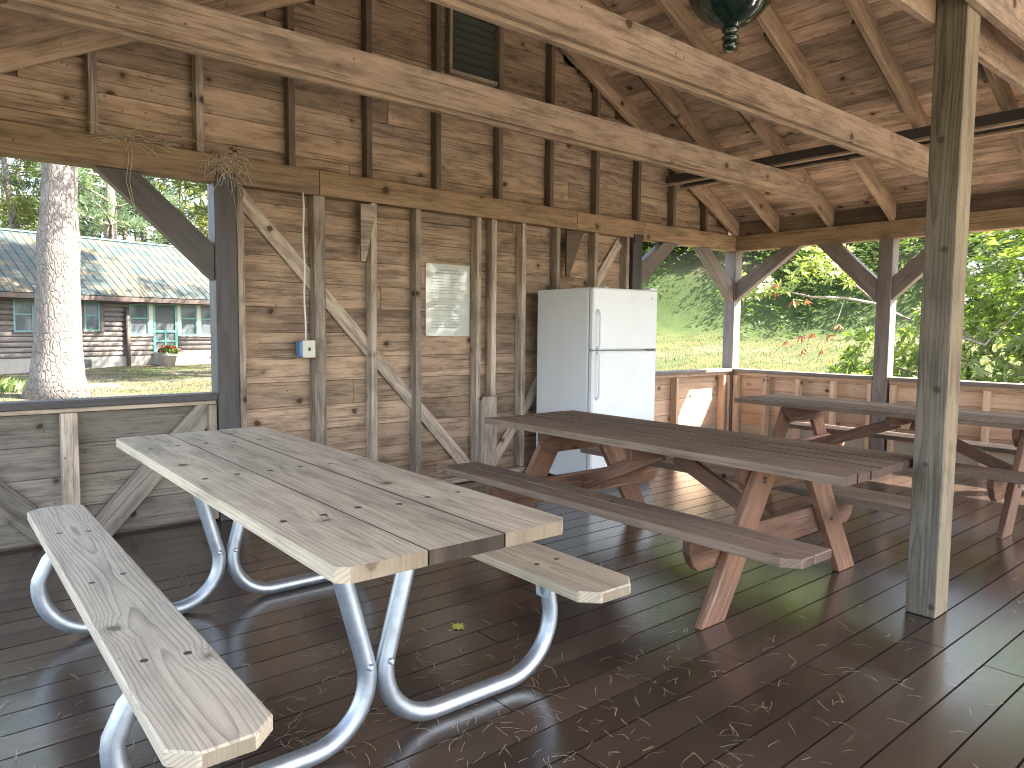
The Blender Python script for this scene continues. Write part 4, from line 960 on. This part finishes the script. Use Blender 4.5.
C=np.array([at(u+random.gauss(0,2),v+random.gauss(0,3),9.5+random.gauss(0,.15)) for u,v in cl]); d=np.tile([0,0,-1.],(len(C),1))+RNG.normal(size=(len(C),3))*.3
rosettes(C,d,7,.10,.15,mdead,'dead_leaves',RH,el=.9)
for (a,bb) in (((838,318),(800,332)),((832,334),(832,340)),((785,291),(776,297)),((812,297),(800,345)),((845,298),(822,350))): pass
fl=[(1000,262),(975,268),(1010,235),(960,300),(985,290),(1018,280),(850,262),(815,262),(768,283),(940,268),(1005,310),(925,310),(760,280)]
C=[];A=[]
for (u,v) in fl:
    c=at(u,v,9.5 if u<870 else random.uniform(9.3,10.3))
    for q in unit(26): C.append(c+q*.05); A.append(q+np.array([0,0,.2]))
leaf_cloud('blossom',np.array(C),np.array(A),.055,.42,mfl,RH)
for (x,y,rx,rz,mt,lab) in ((6.2,-6.6,1.9,3.2,mrh,'tall leafy bush beyond the right low wall, nearest the viewer'),(8.6,-4.2,2.2,3.6,mbr,'bush standing behind the rhododendron, off to the right')):
    shrub('garden_bush',(x,y,float(gz(x,y))),rx,rz,4200,mt,lab,'bush','bushes around the pavilion',size=.17,lumps=12)
# --- weeds by the trunk
b0=G(10,17); n=600
P=np.array([[b0[0]+random.gauss(-.5,.55),b0[1]+random.gauss(0,.6),0] for _ in range(n)]); P[:,2]=gz(P[:,0],P[:,1]); A=RNG.normal(size=(n,3))*.6; A[:,2]=1
tag(leaf_cloud('weeds',P,A,RNG.uniform(.12,.34,n),.16,mbr),'patch of bright green weeds left of the big trunk','weeds',kind='stuff')
# ================================================================== CABIN
CO=at(165,355,29.); th=rad(14); cdv=np.array([math.cos(th),math.sin(th),0]); cn=np.array([-math.sin(th),math.cos(th),0])
def fac(u,v):   # pixel -> (s,z) on the facade plane
    d=ray(u,v); t=((CO-CAM)@cn)/(d@cn); p=CAM+d*t; return float((p-CO)@cdv),float(p[2])
CB=empty('log_cabin',(CO[0],CO[1],0),th,label='long log sided cabin with patchy green metal roof and teal window frames',cat='cabin')
ZS=.12; ZE=2.36; S0,S1=-13.,9.; DEP=6.4
M['log']=wood('log_siding',(.15,.132,.122),(.085,.074,.068),ringf=40,ring=.2,knots=.0,tonevar=.22,stain=(.28,.23,.21),stain_amt=.5,rough=.8)
M['teal']=plain('teal_paint',(.085,.235,.20),rough=.5,var=.15,scale=10.)
M['tealdull']=plain('dull_teal_paint',(.10,.20,.21),rough=.5,var=.15,scale=10.)
M['concrete']=plain('pale_foundation',(.27,.25,.225),rough=.9,var=.2,scale=5.,dirt=(.25,.27,.15),dirt_amt=.5)
M['brownp']=plain('brown_trim',(.085,.06,.05),rough=.7,var=.2,scale=6.)
gm,gnt,gout=new_mat('window_glass'); n=N(gnt); tcx=n.add('ShaderNodeTexCoord').outputs['Object']
n.bsdf(gout,n.mix(n.mr(n.noise(tcx,1.3,3.),.4,.65),(.07,.08,.085),(.16,.175,.185)),.12,.3,bump=n.noise(tcx,2.,1.),bstr=.15,bdist=.02)
M['glass']=gm
# log wall with openings cut as segments
ops=[]   # (s0,s1,z0,z1)
def op(u0,u1,v0,v1):
    uc=(u0+u1)/2; a=fac(u0,(v0+v1)/2)[0]; b=fac(u1,(v0+v1)/2)[0]; z1=fac(uc,v0)[1]; z0=fac(uc,v1)[1]; return (a,b,z0,z1)
wins=[op(12.5,33,299,332),op(66,79,302,331.5),op(83.5,99,302,331),op(128.5,148,304,335),op(179.5,196,304.5,335),op(199.5,217,305,335.5)]
wins+= [(wins[-1][1]+.45+k*1.25,wins[-1][1]+1.35+k*1.25,wins[-1][2],wins[-1][3]) for k in range(3)]
door=op(152,176.5,303,352)
ops=wins+[door]
lg=MB(); dz=.185; z=ZS
while z<ZE-.02:
    h_=min(dz,ZE-z); zc=z+h_/2
    cuts=[(S0,S1)]
    for (a,b,c,e) in ops:
        if c-.03<zc<e+.03:
            nc=[]
            for (p,q) in cuts:
                if b<=p or a>=q: nc.append((p,q))
                else:
                    if a>p: nc.append((p,a))
                    if b<q: nc.append((b,q))
            cuts=nc
    for (p,q) in cuts:
        if q-p<.02: continue
        n_=7; base=len(lg.v); rn=random.random(); tn=random.random()
        for s_ in (p,q):
            for i in range(n_):
                a=math.pi*i/(n_-1); lg.v.append((s_,-.075*math.sin(a),zc-h_/2*math.cos(a)))
        for i in range(n_-1): lg.face([base+i,base+n_+i,base+n_+i+1,base+i+1],[(p+rn*9,i*.05-.15),(q+rn*9,i*.05-.15),(q+rn*9,i*.05-.1),(p+rn*9,i*.05-.1)],rn,tn,0,True)
        lg.face([base+i for i in range(n_)],[(0,0)]*n_,rn,tn,1.); lg.face([base+n_+i for i in range(n_)][::-1],[(0,0)]*n_,rn,tn,1.)
    z+=dz
lg.box(S0,S0+.1,.02,DEP,ZS,ZE); lg.box(S1-.1,S1,.02,DEP,ZS,ZE); lg.box(S0,S1,DEP-.1,DEP,ZS,ZE)
for s_ in (S0,S1-.1): lg.prism((s_+.05,0,0),(0,1,0),(0,0,1),[(0,ZE),(DEP,ZE),(DEP/2,4.55)],.1)
lg.build('wall',M['log'],CB)
m=MB(); m.box(S0-.02,S1+.02,-.03,.10,-.6,ZS-.002); m.box(S0,S1,DEP-.1,DEP,-.6,ZS-.002); fo=m.build('foundation',M['concrete'],CB)
bw_=op(70,91,359.5,367.5); m=MB(); m.box(bw_[0],bw_[1],-.05,-.0305,bw_[2],bw_[3]); m.build('basement_window',M['blackp'],fo)
m=MB(); m.box(S0+.1,S1-.1,.35,.40,ZS,ZE,tone=.2); m.build('interior_partition',M['brownp'],CB)
def window(q,frame,split=True,trim='cream'):
    a,b,c,e=q; m=MB(); f=.055
    m.box(a,a+f,-.07,.03,c,e);m.box(b-f,b,-.07,.03,c,e);m.box(a+f,b-f,-.07,.03,c,c+f);m.box(a+f,b-f,-.07,.03,e-f,e)
    if split: m.box(a+f,b-f,-.05,.02,(c+e)/2+.02,(c+e)/2+.07)
    o=m.build('window',M[frame],CB)
    m=MB(); m.box(a+f,b-f,-.02,-.01,c+f,e-f); m.build('pane',M['glass'],o)
    m=MB(); m.box(a-.05,b+.05,-.11,-.071,c-.05,c-.002); m.build('sill',M[trim],o)
window(wins[0],'tealdull',trim='brownp');window(wins[1],'cream',False,'brownp');window(wins[2],'teal',trim='brownp')
for q in wins[3:]: window(q,'teal')
# trim posts between porch windows
xs=[(wins[3][1],door[0]),(door[1],wins[4][0]),(wins[4][1],wins[5][0])]
for (a,b) in xs: m=MB(); m.box(a+.002,b-.002,-.09,.02,wins[3][2]-.05,ZE-.03); m.build('trim_post',M['cream'],CB)
m=MB(); a=wins[1][1];b=wins[2][0]; m.box(a+.002,b-.002,-.08,.02,wins[2][2]-.06,ZE-.03); m.box(wins[2][1]+.003,wins[2][1]+.14,-.085,.02,wins[2][2]-.06,ZE-.03); m.build('window_trim',M['brownp'],CB)
m=MB(); m.box(S0,S1,-.10,-.06,ZE-.16,ZE-.02); m.build('frieze_board',M['brownp'],CB)
# door
a,b,c,e=door; f=.10
m=MB(); m.box(a,a+f,-.08,.0,c,e);m.box(b-f,b,-.08,.0,c,e);m.box(a+f,b-f,-.08,.0,e-f,e);m.box(a+f,b-f,-.08,.0,c,c+f*1.2)
zm=c+(e-c)*.40; m.box(a+f,b-f,-.08,.0,zm,zm+.09); xm=(a+b)/2; m.box(xm-.03,xm+.03,-.07,-.01,c+f*1.2,zm); m.box(a+f,b-f,-.07,-.012,(c+zm)/2+.02,(c+zm)/2+.08)
dr=m.build('door',M['teal'],CB); m=MB(); m.box(a+f,b-f,-.035,-.025,c+f,e-f); m.build('screen',plain('dark_door_screen',(.075,.085,.085),rough=.6,spec=.2,var=.2),dr)
m=MB(); m.box(a-.02,b+1.6,-1.0,-.06,-.5,c-.02); m.build('doorstep',M['concrete'],CB)
# downspout post
p0=fac(125,308); p1=fac(125,366)
m=MB(); m.tube([(p0[0],-.17,p1[1]-.3),(p0[0],-.17,p0[1])],.075,10); m.build('downspout',M['brownp'],CB)
# roof
rm,rnt,ro=new_mat('patchy_metal_roof'); n=N(rnt); tcx=n.add('ShaderNodeTexCoord').outputs['Object']
mp=n.add('ShaderNodeMapping'); n.link(tcx,mp.inputs[0]); mp.inputs['Scale'].default_value=(.8,1.7,1.7)
a_=n.noise(mp.outputs[0],1.,7.,.72); b_=n.noise(mp.outputs[0],2.3,4.,.6); c_=n.noise(tcx,14.,3.)
col=n.mix(n.mr(b_,.38,.62),(.024,.042,.043),(.045,.050,.046)); col=n.mix(n.mr(a_,.48,.57,0.,.9),col,(.092,.074,.045)); col=n.mix(n.mr(a_,.36,.30),col,(.024,.055,.060))
n.bsdf(ro,n.mix(n.m('MULTIPLY',n.mr(c_,.4,.7),.25),col,(.05,.06,.05)),.7,.2)
RZ=4.72; ov=.55; zr0=ZE-.06; 
m=MB()
yr=DEP/2; sl=(RZ-zr0)/(yr+ov)
for sg in (0,1):
    p=V((0,-ov,zr0)) if sg==0 else V((0,DEP+ov,zr0)); q=V((0,yr,RZ)); L=(q-p).length
    m.prism(((S0+S1)/2,(p.y+q.y)/2,(p.z+q.z)/2+.05),(1,0,0),q-p,[((S0-S1)/2-.5,-L/2),((S1-S0)/2+.5,-L/2),((S1-S0)/2+.5,L/2),((S0-S1)/2-.5,L/2)],.06)
s_=S0-.45
while s_<S1+.5:
    m.plank((s_,-ov-.01,zr0+.09),(s_,yr,RZ+.09),.02,.025,(1,0,0)); s_+=.30
rfo=m.build('roof',rm,CB)
m=MB(); m.box(S0-.5,S1+.5,-ov-.06,-ov-.01,zr0-.12,zr0+.04); m.build('fascia',M['brownp'],rfo)
m=MB(); m.box(S0-.5,S1+.5,yr-.09,yr+.09,RZ+.07,RZ+.13); m.build('ridge_cap',M['tealdull'],rfo)
m=MB(); m.prism(((S0+S1)/2,-ov/2+.0,zr0-.02),(1,0,0),(0,1,sl),[((S0-S1)/2-.45,-ov/2),((S1-S0)/2+.45,-ov/2),((S1-S0)/2+.45,ov/2),((S0-S1)/2-.45,ov/2)],.02); m.build('soffit',M['brownp'],rfo)
def facw(s,off,z): p=CO+cdv*s+cn*off; return (p[0],p[1],z)
# flower pot
s_,zb_=fac(149,364); p=facw(s_,-1.5,0); gzp=float(gz(p[0],p[1])); PT=empty('flower_pot',(p[0],p[1],gzp),label='round pale flower pot with red flowers near the cabin door',cat='flower pot')
m=MB(); m.lathe((0,0,-.03),[(.19,0),(.27,.42),(.30,.43),(.30,.50),(.25,.50),(.22,.45)],20); m.build('pot',plain('pale_clay',(.40,.34,.29),rough=.9,var=.2),PT)
C=unit(420)*.30; C[:,2]=np.abs(C[:,2])*.7+.5; leaf_cloud('plant',C,unit(420)+[0,0,.4],.14,.3,mbr,PT)
C=unit(22)*.36; C[:,2]=np.abs(C[:,2])*.7+.58; leaf_cloud('flower',C,unit(22),.12,.5,leafmat('red_petals',(.5,.03,.04),(.6,.06,.08)),PT)
# red hydrant-like standpipe
s_,_=fac(191.5,358); p=facw(s_,-1.6,0); HY=empty('standpipe',(p[0],p[1],float(gz(p[0],p[1]))),label='small red water standpipe right of the cabin door',cat='standpipe')
mr_=plain('red_paint',(.50,.04,.03),rough=.45,var=.15)
m=MB(); m.lathe((0,0,-.05),[(.10,0),(.10,.06),(.07,.08),(.07,.34),(.10,.36),(.10,.40),(.06,.45),(.02,.48)],16); m.build('barrel',mr_,HY)
m=MB(); m.tube([(-.16,0,.28),(.16,0,.28)],.04,10); m.build('outlet',mr_,HY)
# stepping slab
q=at(99,383,19.); m=MB(); zz=float(gz(q[0],q[1])); m.prism((q[0],q[1],zz+.02),(cdv[0],cdv[1],0),(cn[0],cn[1],0),[(-.45,-.25),(.4,-.28),(.47,.2),(.1,.28),(-.42,.24)],.07); tag(m.build('stepping_stone',M['concrete'],bevel=.01),'flat grey stepping stone in the bare ground before the cabin','stone')
